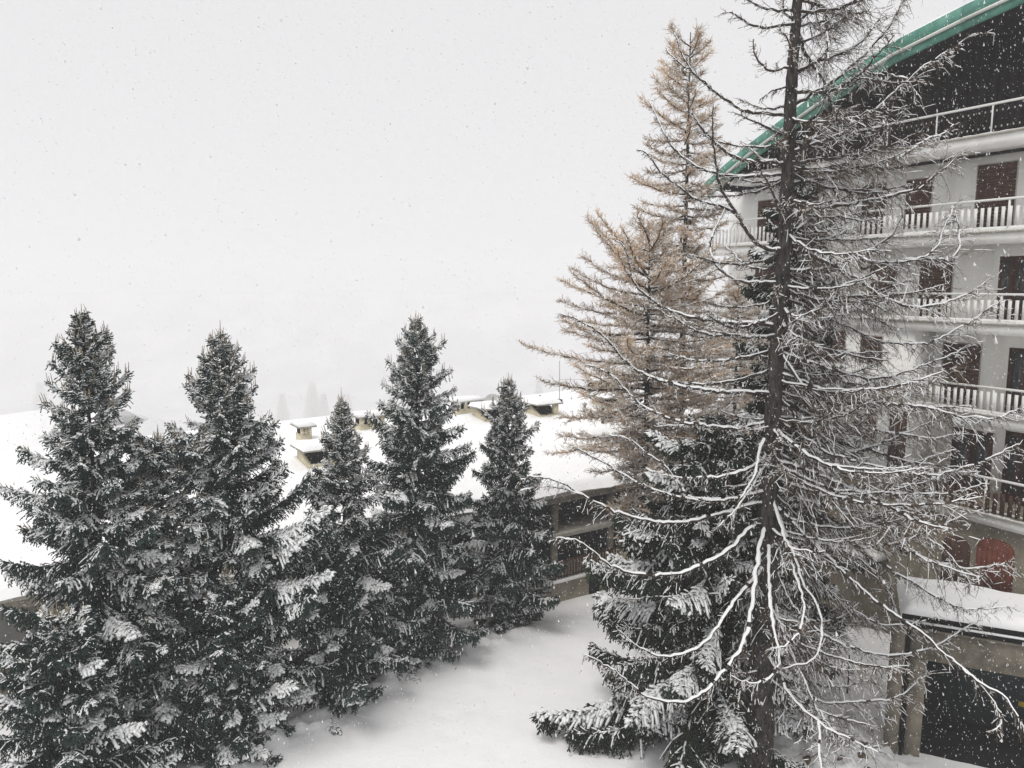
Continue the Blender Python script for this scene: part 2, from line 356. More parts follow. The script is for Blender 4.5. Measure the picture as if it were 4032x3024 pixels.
('d',0.05,[(6.2,17.6,14.91),(7.01,17.19,15.13),(7.58,16.85,15.48),(7.9,16.65,15.86),(8.14,16.51,16.08),(8.34,16.39,16.32),(8.6,16.24,16.52),(8.84,16.11,16.68),(9.14,15.95,16.89)]),
('d',0.03,[(8.2,16.51,16.2),(7.74,16.35,16.22),(7.34,16.2,16.22),(6.85,16.05,16.32)]),
('d',0.05,[(6.2,17.6,14.2),(7.54,17.85,14.44),(8.77,18.08,14.75),(9.3,18.17,15.12),(9.62,18.23,15.33),(10.02,18.28,15.44),(10.28,18.33,15.65)]),
('d',0.06,[(6.12,17.6,5.53),(6.72,17.46,4.31),(7.45,17.35,3.63),(7.91,17.31,3.42),(8.4,17.26,3.27),(8.81,17.23,3.18),(9.11,17.2,3.17),(9.58,17.16,3.28),(10.03,17.12,3.44),(10.37,17.08,3.69),(10.67,17.05,3.96),(10.97,17.02,4.13)]),
('h',0.06,[(6.12,17.6,6.9),(7.02,17.03,5.96),(7.55,16.7,5.47),(8.09,16.44,4.99),(8.44,16.27,4.72),(8.73,16.15,4.56),(9.02,16.01,4.38),(9.35,15.83,4.06),(9.75,15.61,3.74),(10.06,15.44,3.48),(10.26,15.28,3.17),(10.4,15.17,2.99),(10.37,15.04,2.68),(10.11,14.97,2.67)]),
('h',0.03,[(9.75,15.61,3.74),(10.07,15.36,3.46),(10.43,15.14,3.38),(10.59,14.97,3.06),(10.68,14.84,2.78)]),
('d',0.05,[(6.13,17.6,3.18),(6.8,17.76,2.62),(7.29,17.86,2.28),(7.61,17.92,2.05),(7.88,17.96,1.99),(8.38,18.03,1.94),(8.85,18.1,2.01),(9.21,18.15,2.1)]),
('d',0.045,[(6.13,17.6,2.7),(6.73,17.52,2.26),(7.27,17.46,2.0),(7.53,17.43,1.84),(8.03,17.39,1.87),(8.63,17.34,1.96),(9.12,17.3,1.98),(9.49,17.26,2.2),(9.74,17.23,2.5),(9.98,17.2,2.77)]),
('h',0.05,[(6.13,17.6,5.18),(6.34,17.17,3.99),(6.66,16.82,3.16),(7.0,16.55,2.32),(7.41,16.28,1.57)]),
('d',0.06,[(6.12,17.6,7.13),(6.79,17.69,6.49),(7.2,17.74,6.06),(7.69,17.79,5.73),(8.2,17.83,5.48),(8.55,17.86,5.27),(8.82,17.89,5.05),(9.2,17.93,4.69),(9.33,17.95,4.4),(9.47,17.98,3.99)]),
('d',0.07,[(6.11,17.6,7.69),(6.68,17.47,7.11),(7.15,17.36,6.67),(7.62,17.29,6.31),(8.0,17.21,5.91),(8.32,17.16,5.68),(8.74,17.1,5.42),(9.14,17.03,5.2),(9.49,16.98,5.02),(9.79,16.93,4.81),(10.18,16.87,4.61),(10.51,16.82,4.51),(10.95,16.76,4.56),(11.39,16.7,4.66)]),
('d',0.05,[(6.11,17.6,7.91),(7.22,17.19,7.57),(7.87,16.94,7.31),(8.3,16.8,7.1),(8.51,16.69,6.8),(8.71,16.61,6.63),(9.12,16.47,6.44),(9.62,16.29,6.14),(9.9,16.14,5.73),(10.08,16.03,5.46)]),
('d',0.05,[(6.11,17.6,8.47),(6.73,17.67,8.01),(7.32,17.74,7.59),(7.86,17.8,7.12),(8.21,17.83,6.9),(8.7,17.87,6.88),(9.08,17.9,7.05),(9.42,17.92,7.08),(9.79,17.95,7.26)]),
('d',0.045,[(6.11,17.6,8.25),(7.58,18.08,7.57),(8.64,18.4,7.32),(9.31,18.56,7.38),(10.27,18.79,7.57),(10.85,18.93,7.7),(11.33,19.04,7.81)]),
('d',0.05,[(6.11,17.6,7.8),(7.34,16.94,7.31),(8.49,16.32,7.41),(9.06,16.08,7.46),(9.52,15.88,7.55),(9.78,15.74,7.72),(10.03,15.63,7.84)]),
('d',0.06,[(6.12,17.6,9.46),(7.07,17.8,8.88),(8.31,18.03,8.58),(8.85,18.11,8.48),(9.67,18.23,8.33),(10.22,18.31,8.23),(11.04,18.43,8.34)]),
('d',0.05,[(6.14,17.6,10.43),(7.35,17.32,10.03),(8.12,17.14,9.84),(8.7,17.04,9.96),(9.32,16.92,10.24),(9.72,16.84,10.41),(10.02,16.77,10.64)]),
('d',0.05,[(6.12,17.6,10.0),(7.22,17.19,9.52),(8.21,16.82,9.36),(9.11,16.56,9.3),(9.81,16.34,9.13),(10.4,16.16,9.11),(10.82,16.0,9.39)]),
('d',0.045,[(6.11,17.6,8.14),(7.51,17.6,7.24),(8.78,17.6,6.22),(9.95,17.6,5.41),(11.08,17.6,5.18),(12.06,17.6,5.36)]),
('d',0.04,[(6.19,17.6,11.71),(7.51,17.87,11.17),(8.75,18.11,10.61),(9.95,18.28,10.54),(11.01,18.45,11.03),(11.84,18.59,11.59)]),
('d',0.04,[(6.12,17.6,8.91),(7.19,16.95,8.17),(8.12,16.45,7.97),(9.12,16.02,7.87),(9.86,15.66,8.27),(10.4,15.35,8.73)]),
('d',0.04,[(6.12,17.6,6.33),(7.24,18.05,5.01),(8.52,18.47,3.86),(9.49,18.7,3.26),(10.3,18.86,3.19),(11.38,19.08,3.34)]),
('d',0.04,[(6.13,17.6,4.36),(6.77,17.17,3.4),(7.44,16.88,3.08),(8.02,16.72,3.05),(8.67,16.53,3.27)]),
]
TRUNK=[(6.06,17.6,0.18),(6.13,17.6,1.85),(6.13,17.6,4.95),(6.11,17.6,7.84),(6.12,17.6,9.98),(6.18,17.6,11.3),(6.21,17.6,13.33),(6.19,17.6,15.09),(6.21,17.6,16.64),(6.24,17.6,18.15),(6.26,17.6,19.1),(6.27,17.6,20.03)]

# ------------------------------------------------------------------ the ground: one snow sheet out to the far side of the valley
BANK = [(-10.5, 14.0), (-7.2, 17.5), (-5.9, 19.0), (-5.2, 19.8), (-4.4, 20.9), (-3.3, 22.0), (-2.4, 23.2), (-0.9, 23.9), (-0.2, 25.0), (1.6, 26.6)]

def smooth(e0, e1, x):
    t = np.clip((x - e0) / (e1 - e0), 0, 1)
    return t * t * (3 - 2 * t)

def ground_z(x, y):
    x = np.asarray(x, float); y = np.asarray(y, float)
    z = -1.25 * smooth(24, 31, y) * smooth(-12, -4, x)
    z = z - 0.6 * smooth(8.5, 10.5, x) * smooth(26, 22, y)
    z = z - 13.0 * smooth(20, 50, -0.5522 * (x + 14) + 0.8337 * (y - 19.9)) * smooth(24, 34, y) - 185.0 * (1 - np.exp(-np.clip(y - 80, 0, None) / 340)) + 190 * smooth(1250, 1680, y)
    far = smooth(60, 200, y)
    z = z + far * 6 * fbm(x / 90, y / 90, 3)
    z = z + 0.028 * fbm(x / 1.6, y / 1.6, 5) * (1 - far) + 0.012 * fbm(x / 0.35, y / 0.35, 6) * (1 - far)
    # lumpy snow bank where the path meets the spruces
    d = np.full(x.shape, 1e9)
    for (ax, ay), (bx, by) in zip(BANK, BANK[1:]):
        L2 = (bx - ax) ** 2 + (by - ay) ** 2
        t = np.clip(((x - ax) * (bx - ax) + (y - ay) * (by - ay)) / L2, 0, 1)
        d = np.minimum(d, np.hypot(x - ax - t * (bx - ax), y - ay - t * (by - ay)))
    lump = np.clip(0.5 + 0.9 * fbm(x / 0.42, y / 0.42, 8), 0, 1.4)
    z = z + 0.34 * np.exp(-(d / 0.42) ** 2) * lump * smooth(27, 24, y) + 0.10 * np.exp(-(d / 1.1) ** 2)
    # clods and footprints under the larch
    m = smooth(6.3, 7.2, x) * smooth(11.3, 10.2, x) * smooth(15.5, 16.6, y) * smooth(20.6, 19.2, y)
    z = z + m * (0.16 * np.abs(fbm(x / 0.30, y / 0.30, 12)) + 0.10 * fbm(x / 0.17, y / 0.17, 14))
    # dents of old, snowed-in footprints along the path
    R_ = np.random.default_rng(5)
    for k in range(46):
        u = k / 46; cx = -3.6 + 6.4 * u + R_.normal(0, 0.35) + 0.5 * math.sin(u * 7); cy = 16.2 + 12.2 * u + R_.normal(0, 0.15)
        z = z - 0.022 * np.exp(-(((x - cx) / 0.17) ** 2 + ((y - cy) / 0.26) ** 2)) * R_.uniform(0.4, 1.2)
    z = z + 0.03 * fbm(x / 3.1 + 4, y / 2.2, 33) * (1 - far)
    return z

def axis(lo, hi, step, far_lo, far_hi, growth=1.22):
    a = list(np.arange(lo, hi + 1e-6, step))
    s = step; p = hi
    while p < far_hi:
        s = min(s * growth, 45); p += s; a.append(p)
    s = step; p = lo; left = []
    while p > far_lo:
        s = min(s * growth, 45); p -= s; left.append(p)
    return np.array(left[::-1] + a)

gx = axis(-12, 13, 0.12, -1500, 1500); gy = axis(13, 29, 0.12, -45, 1720)
GX, GY = np.meshgrid(gx, gy)
GZ = ground_z(GX, GY)
mb = MB()
ny, nx = GX.shape
ii, jj = np.meshgrid(np.arange(ny - 1), np.arange(nx - 1), indexing='ij')
a = ii * nx + jj
mb.add(np.stack([GX, GY, GZ], -1), q=np.stack([a, a + 1, a + nx + 1, a + nx], -1))
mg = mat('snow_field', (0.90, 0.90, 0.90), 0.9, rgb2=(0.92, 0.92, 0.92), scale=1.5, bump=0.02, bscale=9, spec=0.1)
gn = mg.node_tree; gp = gn.nodes['Principled BSDF']; src_ = gp.inputs['Base Color'].links[0].from_socket
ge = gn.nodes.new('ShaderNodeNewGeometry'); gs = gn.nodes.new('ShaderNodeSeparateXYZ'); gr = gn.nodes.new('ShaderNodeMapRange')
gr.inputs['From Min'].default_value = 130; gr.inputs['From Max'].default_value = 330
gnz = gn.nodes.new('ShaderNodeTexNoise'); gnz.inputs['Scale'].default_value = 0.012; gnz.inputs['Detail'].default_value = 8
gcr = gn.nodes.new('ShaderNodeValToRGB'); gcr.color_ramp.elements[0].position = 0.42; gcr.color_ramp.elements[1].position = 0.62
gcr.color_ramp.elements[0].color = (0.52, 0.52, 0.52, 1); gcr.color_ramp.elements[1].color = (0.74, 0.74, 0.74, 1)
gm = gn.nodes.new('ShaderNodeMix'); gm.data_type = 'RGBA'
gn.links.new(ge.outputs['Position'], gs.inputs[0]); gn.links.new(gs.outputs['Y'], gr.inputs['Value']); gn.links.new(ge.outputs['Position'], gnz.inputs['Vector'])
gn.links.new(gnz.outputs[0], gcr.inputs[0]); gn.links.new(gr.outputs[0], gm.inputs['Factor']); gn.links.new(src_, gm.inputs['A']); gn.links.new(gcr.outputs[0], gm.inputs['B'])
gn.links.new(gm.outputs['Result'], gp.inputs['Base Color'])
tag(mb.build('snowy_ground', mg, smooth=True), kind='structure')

# ------------------------------------------------------------------ haze: the snowy air
mh = bpy.data.materials.new('snowy_air'); mh.use_nodes = True
nt = mh.node_tree; nt.nodes.clear()
ho = nt.nodes.new('ShaderNodeOutputMaterial'); hv = nt.nodes.new('ShaderNodeVolumePrincipled')
hv.inputs['Color'].default_value = (0.95, 0.95, 0.96, 1)
hv.inputs['Density'].default_value = 0.00145
nt.links.new(hv.outputs[0], ho.inputs['Volume'])
mb = MB(); mb.box((-1530, -60, -240), (1530, 1750, 60))
hz = tag(mb.build('haze', mh), kind='stuff')
hz.display_type = 'WIRE'

# ------------------------------------------------------------------ the chalet apartment house on the right (local x: along its front away from us, y: out of the front)
chalet = empty('apartment_chalet', (14.8, 22, 0), math.radians(119.5),
               'tall white chalet apartment house with dark gable, green edged roof and stacked balconies', 'building')
X0, X1 = -6.0, 13.0
VERGE = [(-3.2, 20.55), (-1.5, 20.4), (0.5, 20.1), (2.0, 19.85), (4.2, 19.42), (6.0, 18.82), (7.85, 18.1), (10.0, 17.2), (11.5, 16.45), (12.3, 16.0)]
RX = -3.2
def mirror(p): return (2 * RX - p[0], p[1])
mb = MB()
# plastered body: back wall of the balconies, the flush bay on the lower floors
mb.box((-9, -11, 5.2), (X1, -1.3, 15.95))
mb.build('wall', M['plaster'], chalet)
boxpart('bay_wall', (3.42, -1.297, 5.2), (7.2, -0.12, 10.47), M['plaster'], chalet)
boxpart('base_wall', (-9, -11, -1.5), (X1, -0.25, 5.18), M['olive'], chalet)
# dark gable wall
outl = [(-9, 15.96)] + [(max(-9, mirror(p)[0]), p[1] - 0.42) for p in reversed(VERGE) if mirror(p)[0] < -3.3][-1:] + [(p[0], p[1] - 0.42) for p in VERGE if p[0] <= 11.6] + [(11.9, 15.96)]
mb = MB(); mb.prism(outl, 'y', -11, -1.25)
mb.build('gable_wall', M['darkwood'], chalet)
# vertical boards of the gable, each its own piece
bw = 0.3
x = -1.9
board = None
while x < 11.6:
    top = np.interp(x + bw / 2, [p[0] for p in VERGE], [p[1] for p in VERGE]) - 0.5
    if top > 16.2:
        boxpart('gable_board', (x, -1.249, 16.02), (x + bw - 0.02, -1.225 + 0.006 * (int(x * 10) % 3), top), M['darkwood'], chalet)
    x += bw
# roof: underside boards, green edge, white drip line, snow
def strip(name, y0, y1, dz0, dz1, m):
    poly = [(p[0], p[1] + dz1) for p in VERGE] + [(p[0], p[1] + dz0) for p in reversed(VERGE)]
    mb = MB()
    n = len(VERGE)
    top = [(p[0], p[1] + dz1) for p in VERGE]; bot = [(p[0], p[1] + dz0) for p in VERGE]
    for i in range(n - 1):
        quad = [bot[i], bot[i + 1], top[i + 1], top[i]]
        mb.prism(quad, 'y', y0, y1)
    return mb.build(name, m, chalet)
roof = strip('roof', -11.5, 0.84, -0.16, 0.0, M['darkwood'])
f = strip('green_fascia', 0.845, 0.93, -0.30, 0.10, M['green'])
f = strip('lower_fascia', 0.70, 0.80, -0.52, -0.305, M['green'])
f = strip('drip_line', 0.80, 0.97, -0.302, -0.262, M['whitepaint'])
strip('roof_snow', -11.4, 0.80, 0.005, 0.20, M['snow'])

SL = [16.34, 13.5, 10.78, 8.03, 4.98]      # top edges of the balcony slabs
# (slab top, from, to, rail top, style)
def balcony(name, x0, x1, zt, style, depth=1.3, thick=0.30, railh=0.93):
    b = bpy.data.objects.new(name, None); COL.objects.link(b); b.parent = chalet; b.empty_display_size = 0.3
    def bp(nm, a_, b_, m):
        return boxpart(nm, a_, b_, m, b)
    bp('slab', (x0, -depth + 0.003, zt - thick), (x1, 0.0, zt), M['plaster'])
    bp('slab_lip', (x0 - 0.03, -0.02, zt + 0.003), (x1 + 0.03, 0.07, zt + 0.05), M['slab'])
    mb = MB()
    n = int((x1 - x0) / 0.12)
    rr = np.random.default_rng(int(zt * 10))
    xs = np.linspace(x0, x1, n)
    hgt = 0.012 + 0.03 * rr.random(n) ** 2
    for i in range(n - 1):
        mb.box((xs[i], -0.06, zt + 0.052), (xs[i + 1] + 0.002, 0.055, zt + 0.052 + hgt[i]))
    s_ = mb.build('snow_ridge', M['snow'], b); s_['kind'] = 'stuff'
    rt = zt + railh
    bp('handrail', (x0, -0.035, rt - 0.065), (x1, 0.035, rt), M['whitepaint'])
    # posts
    px_ = x0 + 0.35
    while px_ < x1:
        bp('post', (px_ - 0.025, -0.025, zt + 0.05), (px_ + 0.025, 0.024, rt - 0.065), M['whitepaint'])
        px_ += 1.68
    src = None
    if style == 'dark':
        for h in (0.20, 0.66):
            bp('cross_rail', (x0, -0.028, zt + h), (x1, -0.005, zt + h + 0.05), M['whitepaint'])
        xx = x0 + 0.02; w_ = 0.115; m = M['darkwood']; lo, hi = 0.09, 0.82; pitch = 0.165; y0, y1 = 0.0, 0.022
    elif style == 'white':
        bp('kick_board', (x0, -0.012, zt + 0.056), (x1, 0.010, zt + 0.17), M['plaster'])
        xx = x0 + 0.02; w_ = 0.095; m = M['whitepaint']; lo, hi = 0.172, 0.74; pitch = 0.20; y0, y1 = -0.012, 0.012
    else:
        bp('cross_rail', (x0, -0.028, zt + 0.16), (x1, -0.005, zt + 0.21), M['whitepaint'])
        xx = x0 + 0.05; w_ = 0.13; m = M['brown']; lo, hi = 0.12, 0.78; pitch = 0.22; y0, y1 = 0.0, 0.024
    poly = []
    for k in range(7):
        an = math.pi * k / 6
        poly.append((w_ / 2 + w_ / 2 * math.cos(an), hi - w_ / 2 + w_ / 2 * math.sin(an)))
    poly += [(0, lo), (w_, lo)]
    while xx + w_ < x1:
        if src is None:
            mb = MB()
            if style == 'white': mb.box((0, y0, lo), (w_, y1, hi))
            else: mb.prism(poly, 'y', y0, y1)
            src = mb.build('baluster', m, b, loc=(xx, 0, zt))
        else:
            inst(src, b, (xx, 0, zt))
        xx += pitch
    return b
balcony('balcony', -4.0, 11.8, SL[0], 'dark', railh=0.92)
balcony('balcony', -3.0, 6.6, SL[1], 'white', railh=0.99)
balcony('balcony', -3.0, 7.2, SL[2], 'white', railh=0.94)
balcony('balcony', -3.0, 3.40, SL[3], 'white', railh=0.9)
balcony('balcony', -3.0, 3.40, SL[4], 'brown', railh=1.2)
balcony('balcony', 7.6, 12.9, SL[1], 'white', railh=1.1)
balcony('balcony', 7.6, 12.9, SL[2], 'white', railh=0.94)
balcony('balcony', 7.6, 12.9, 8.03, 'white', railh=0.9)
balcony('balcony', 7.6, 12.9, 5.30, 'brown', railh=1.3)

def window(x0, x1, z0, z1, y, kind='shutter'):
    w = boxpart('window', (x0 - 0.04, y - 0.02, z0 - 0.04), (x1 + 0.04, y + 0.012, z1 + 0.04), M['slab'] if kind != 'door' else M['brown'], chalet)
    if kind == 'shutter':
        z = z0; k = 0
        while z < z1 - 0.02:                       # roller shutter laths
            boxpart('lath', (x0, y + 0.013, z), (x1, y + 0.035, min(z + 0.105, z1)), M['brown'], w)
            z += 0.115
    else:
        for a_, b_ in ((x0, (x0 + x1) / 2 - 0.02), ((x0 + x1) / 2 + 0.02, x1)):
            boxpart('frame', (a_, y + 0.013, z0), (b_, y + 0.035, z1), M['brown'], w)
            boxpart('pane', (a_ + 0.09, y + 0.036, z0 + (0.45 if kind == 'door' else 0.09)), (b_ - 0.09, y + 0.042, z1 - 0.09), M['glass'], w)
    return w
W = -1.3
for x0, x1, z0, z1, y, k in [
    (1.26, 2.42, 13.55, 15.68, W, 'shutter'), (3.9, 4.8, 13.9, 15.5, W, 'shutter'), (-1.3, 0.1, 13.55, 15.5, W, 'shutter'), (5.6, 6.5, 13.55, 15.5, W, 'shutter'),
    (3.0, 4.1, 10.85, 12.8, W, 'shutter'), (0.7, 1.5, 10.85, 12.8, W, 'door'), (5.0, 6.0, 11.3, 12.7, W, 'shutter'), (-1.6, -0.3, 10.85, 12.8, W, 'shutter'),
    (4.55, 5.35, 9.3, 10.2, -0.12, 'shutter'), (6.0, 6.8, 9.2, 10.3, -0.12, 'shutter'),
    (1.9, 3.1, 8.1, 10.05, W, 'shutter'), (0.0, 1.0, 8.1, 10.0, W, 'door'),
    (4.58, 5.40, 6.55, 7.70, -0.12, 'shutter'), (3.5, 4.04, 5.75, 7.70, -0.12, 'door'), (6.1, 6.8, 6.5, 7.7, -0.12, 'shutter'),
    (1.33, 2.56, 5.1, 7.25, W, 'door'), (0.0, 0.9, 5.1, 7.4, W, 'door'), (-1.8, -0.6, 5.1, 7.3, W, 'shutter'),
    (8.3, 9.4, 13.6, 15.4, W, 'shutter'), (10.2, 11.4, 13.6, 15.4, W, 'shutter'), (8.3, 9.4, 10.9, 12.7, W, 'shutter'), (10.2, 11.4, 10.9, 12.7, W, 'shutter'),
    (8.3, 9.4, 8.1, 9.9, W, 'shutter'), (10.2, 11.4, 8.1, 9.9, W, 'shutter'), (8.3, 9.4, 5.4, 7.3, W, 'door'), (10.2, 11.4, 5.4, 7.3, W, 'door'),
]:
    window(x0, x1, z0, z1, y, k)
# ground floor: red arched door, small dark windows, a snow covered ledge
def arch(name, x0, x1, z0, z1, y0, y1, m):
    r = 0.35
    poly = [(x0, z0), (x1, z0)] + [(x1 - r + r * math.cos(t), z1 - r + r * math.sin(t)) for t in np.linspace(0, math.pi / 2, 4)] + [(x0 + r + r * math.cos(t), z1 - r + r * math.sin(t)) for t in np.linspace(math.pi / 2, math.pi, 4)]
    mb = MB(); mb.prism(poly, 'y', y0, y1)
    return mb.build(name, m, chalet)
d = arch('door', -0.15, 0.92, 2.1, 4.25, -0.26, -0.17, M['redwood'])
xx = -0.13
while xx < 0.85:
    boxpart('door_board', (xx, -0.169, 2.15), (xx + 0.13, -0.15, 3.9), M['redwood'], d); xx += 0.15
arch('side_door', 1.15, 2.0, 1.9, 4.0, -0.26, -0.19, M['brown'])
w = boxpart('window', (3.2, -0.25, 2.9), (3.9, -0.22, 3.7), M['brown'], chalet)
boxpart('pane', (3.28, -0.219, 2.98), (3.82, -0.21, 3.62), M['glass'], w)
w = boxpart('window', (6.4, -0.25, 2.6), (7.6, -0.22, 3.9), M['black'], chalet)
boxpart('pane', (6.48, -0.219, 2.68), (7.52, -0.21, 3.82), M['glass'], w)
boxpart('ledge', (3.9, -0.249, 2.35), (6.2, 0.75, 2.52), M['concrete'], chalet)
mb = MB(); mb.prism([(3.85, 2.523), (6.25, 2.523), (6.1, 2.68), (5.2, 2.73), (4.1, 2.66)], 'y', -0.24, 0.78)
mb.build('ledge_snow', M['snow'], chalet)

# ------------------------------------------------------------------ the garage in front of the chalet, a snow laden terrace on top
GA = math.atan2(-0.407, 0.913)
garage = empty('garage', (10.45, 19.16, -0.6), GA, 'open dark garage with concrete beam and pillars under a snow laden terrace roof', 'garage')
def gb(n_, a_, b_, m, p=garage): return boxpart(n_, a_, b_, m, p)
gb('roof_slab', (-0.05, 0.0, 3.55), (8, 2.5, 3.8), M['concrete'])
gb('roof_edging', (-0.15, -0.12, 3.66), (8, -0.003, 3.78), M['black'])
gb('upper_edging', (-0.12, -0.06, 3.83), (8, 0.1, 3.91), M['black'])
mb = MB()
sx = np.linspace(-0.15, 8, 60); sy = np.linspace(0.10, 2.5, 36)
SX, SY = np.meshgrid(sx, sy)
edge = np.minimum.reduce([SX + 0.15, SY - 0.10, 2.5 - SY])
SZ = 3.82 + 0.34 * np.clip(edge / 0.25, 0, 1) ** 0.5 + 0.05 * fbm(SX / 0.7, SY / 0.7, 21) + 0.06 * np.exp(-((SX - 1.3) ** 2 + (SY - 2) ** 2))
ii, jj = np.meshgrid(np.arange(35), np.arange(59), indexing='ij'); a = ii * 60 + jj
mb.add(np.stack([SX, SY, SZ], -1), q=np.stack([a, a + 1, a + 61, a + 60], -1))
mb.build('roof_snow', M['snow'], garage, smooth=True)
mb = MB(); mb.box((-0.15, -0.115, 3.782), (8, -0.01, 3.825)); mb.build('edging_snow', M['snow'], garage)
gb('beam', (0.0, 0.02, 2.75), (8, 0.32, 3.55), M['concrete'])
gb('pillar', (-0.34, -0.05, -1.2), (-0.02, 0.40, 3.55), M['concrete'])
gb('pillar', (0.14, 0.0, -1.2), (0.52, 0.42, 2.75), M['concrete'])
mb = MB(); mb.tube([(0.06, -0.03, -0.9), (0.06, -0.03, 3.6)], 0.05, 8); mb.build('downpipe', M['black'], garage)
gb('side_wall', (-0.02, 0.45, -1.2), (0.13, 2.5, 3.55), M['concrete'])
gb('back_wall', (0.131, 2.3, -1.2), (7.79, 2.48, 3.549), M['darkwood'])  # inner walls given near-black colour in place of the garage's shade
gb('far_wall', (7.8, 0.33, -1.2), (8.0, 2.5, 3.549), M['darkwood'])
gb('floor', (0.14, 0.25, -0.6), (7.8, 2.3, 0.16), M['black'])  # floor coloured black for the same interior gloom
# a flat dark panel stands in for a car, with a yellow plate
gb('car_panel', (0.6, 2.2, 0.161), (3.6, 2.298, 2.5), mat('dark_teal_panel', (0.012, 0.02, 0.022), 0.6), garage)
gb('number_plate', (3.05, 2.16, 0.92), (3.42, 2.199, 1.06), M['yellow'], garage)

# ------------------------------------------------------------------ the long low house behind the spruces (local x: along its eave, y: back up the roof)
house = empty('long_low_house', (-14, 19.9, 0), math.radians(33.5),
              'long low house with a wide snow covered roof and chimneys behind the spruces', 'building')
def rz(x, y):
    y = np.asarray(y, float)
    slope = (0.10 + 0.05 * np.asarray(x, float)) / 11
    return 3.5 + slope * np.where(y < 11, y, 22 - y)
mb = MB()
VX = 25.3
mb.box((-8, 1.3, -3), (VX - 0.5, 20, 3.05)); mb.build('wall', M['cream'], house)
mb = MB()
def slabgrid(x0, x1, y0, y1, dz, thick, nx_, ny_, amp=0.0, round_=0.0, over=0.0, seed=1):
    xs = np.linspace(x0, x1, nx_); ys = np.linspace(y0, y1, ny_)
    A, B = np.meshgrid(xs, ys)
    edge = np.minimum.reduce([A - x0, x1 - A, B - y0, y1 - B])
    top = rz(A, B) + dz + thick * (np.clip(edge / max(round_, 1e-3), 0, 1) ** 0.55 if round_ else 1)
    if amp: top = top + amp * fbm(A / 1.7, B / 1.7, seed) + amp * 0.35 * fbm(A / 0.5, B / 0.5, seed + 1)
    bot = rz(A, B) + dz
    BB = B.copy()
    if over: BB[0, :] -= over * (0.6 + 0.6 * np.random.default_rng(seed).random(nx_))
    m_ = MB()
    n = nx_ * ny_
    i2, j2 = np.meshgrid(np.arange(ny_ - 1), np.arange(nx_ - 1), indexing='ij'); a_ = i2 * nx_ + j2
    m_.add(np.concatenate([np.stack([A, BB, top], -1).reshape(-1, 3), np.stack([A, B, bot], -1).reshape(-1, 3)]),
           q=np.concatenate([np.stack([a_, a_ + 1, a_ + nx_ + 1, a_ + nx_], -1).reshape(-1, 4), n + np.stack([a_, a_ + nx_, a_ + nx_ + 1, a_ + 1], -1).reshape(-1, 4)]))
    per = [(0, j) for j in range(nx_)] + [(i, nx_ - 1) for i in range(1, ny_)] + [(ny_ - 1, j) for j in range(nx_ - 2, -1, -1)] + [(i, 0) for i in range(ny_ - 2, 0, -1)]
    idx = np.array([i * nx_ + j for i, j in per]); nxt = np.roll(idx, -1)
    m_.add(np.concatenate([np.stack([A, BB, top], -1).reshape(-1, 3), np.stack([A, B, bot], -1).reshape(-1, 3)]), q=np.stack([idx + n, nxt + n, nxt, idx], -1))
    return m_
slabgrid(-9, VX, 0, 11, -0.20, 0.18, 20, 12).build('roof', M['slab'], house)
slabgrid(VX - 0.2, 40, 5.6, 11, -0.204, 0.18, 8, 6).build('roof', M['slab'], house)
slabgrid(-9, 40, 11.0, 21, -0.204, 0.18, 20, 12).build('roof', M['slab'], house)
slabgrid(-9.1, VX + 0.1, -0.12, 11.3, 0.0, 0.30, 150, 70, 0.085, 0.35, 0.12, 31).build('roof_snow', M['snow'], house, smooth=True)
slabgrid(VX - 0.6, 40, 5.45, 11.3, 0.004, 0.30, 60, 36, 0.05, 0.35, 0.1, 41).build('roof_snow', M['snow'], house, smooth=True)
slabgrid(-9, 40, 10.7, 21, 0.0, 0.30, 60, 20, 0.05, 0.3, 0.0, 51).build('roof_snow', M['snow'], house, smooth=True)
boxpart('fascia', (-9, 0.0, 3.04), (VX, 0.10, 3.30), M['concrete'], house)
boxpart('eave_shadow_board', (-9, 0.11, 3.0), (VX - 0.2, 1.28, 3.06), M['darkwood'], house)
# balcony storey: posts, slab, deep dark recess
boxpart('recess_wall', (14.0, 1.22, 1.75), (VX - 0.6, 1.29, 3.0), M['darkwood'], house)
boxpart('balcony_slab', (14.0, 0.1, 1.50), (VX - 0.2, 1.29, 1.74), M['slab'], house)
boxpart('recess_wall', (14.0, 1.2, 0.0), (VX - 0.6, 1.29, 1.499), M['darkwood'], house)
for px_ in (16.0, 19.05, 22.1, 24.9):
    boxpart('post', (px_ - 0.12, 0.12, 1.741), (px_ + 0.12, 0.34, 3.0), M['concrete'], house)
    boxpart('post', (px_ - 0.12, 0.14, -0.3), (px_ + 0.12, 0.34, 1.499), M['concrete'], house)
def picket_rail(x0, x1, y, z0, z1, parent=house):
    r = bpy.data.objects.new('railing', None); COL.objects.link(r); r.parent = parent
    boxpart('rail', (x0, y - 0.02, z1 - 0.06), (x1, y + 0.04, z1), M['brown'], r)
    boxpart('rail', (x0, y - 0.019, z0 + 0.03), (x1, y + 0.039, z0 + 0.08), M['brown'], r)
    src = None; x_ = x0 + 0.03
    while x_ < x1 - 0.08:
        if src is None:
            mb_ = MB(); mb_.box((0, -0.05, 0), (0.07, -0.021, z1 - z0 - 0.02)); src = mb_.build('picket', M['brown'], r, loc=(x_, y, z0))
        else: inst(src, r, (x_, y, z0))
        x_ += 0.155
    return r
picket_rail(18.6, 22.6, 0.05, -0.22, 0.52)
boxpart('terrace_wall', (14.0, -0.02, -3.0), (23.5, 0.35, -0.36), M['olive'], house)
mb = MB(); mb.box((14, -0.1, -0.358), (23.5, 0.38, -0.25)); mb.build('terrace_wall_snow', M['snow'], house)
boxpart('cellar_door', (20.75, -0.06, -2.0), (21.3, -0.021, -0.5), M['black'], house)
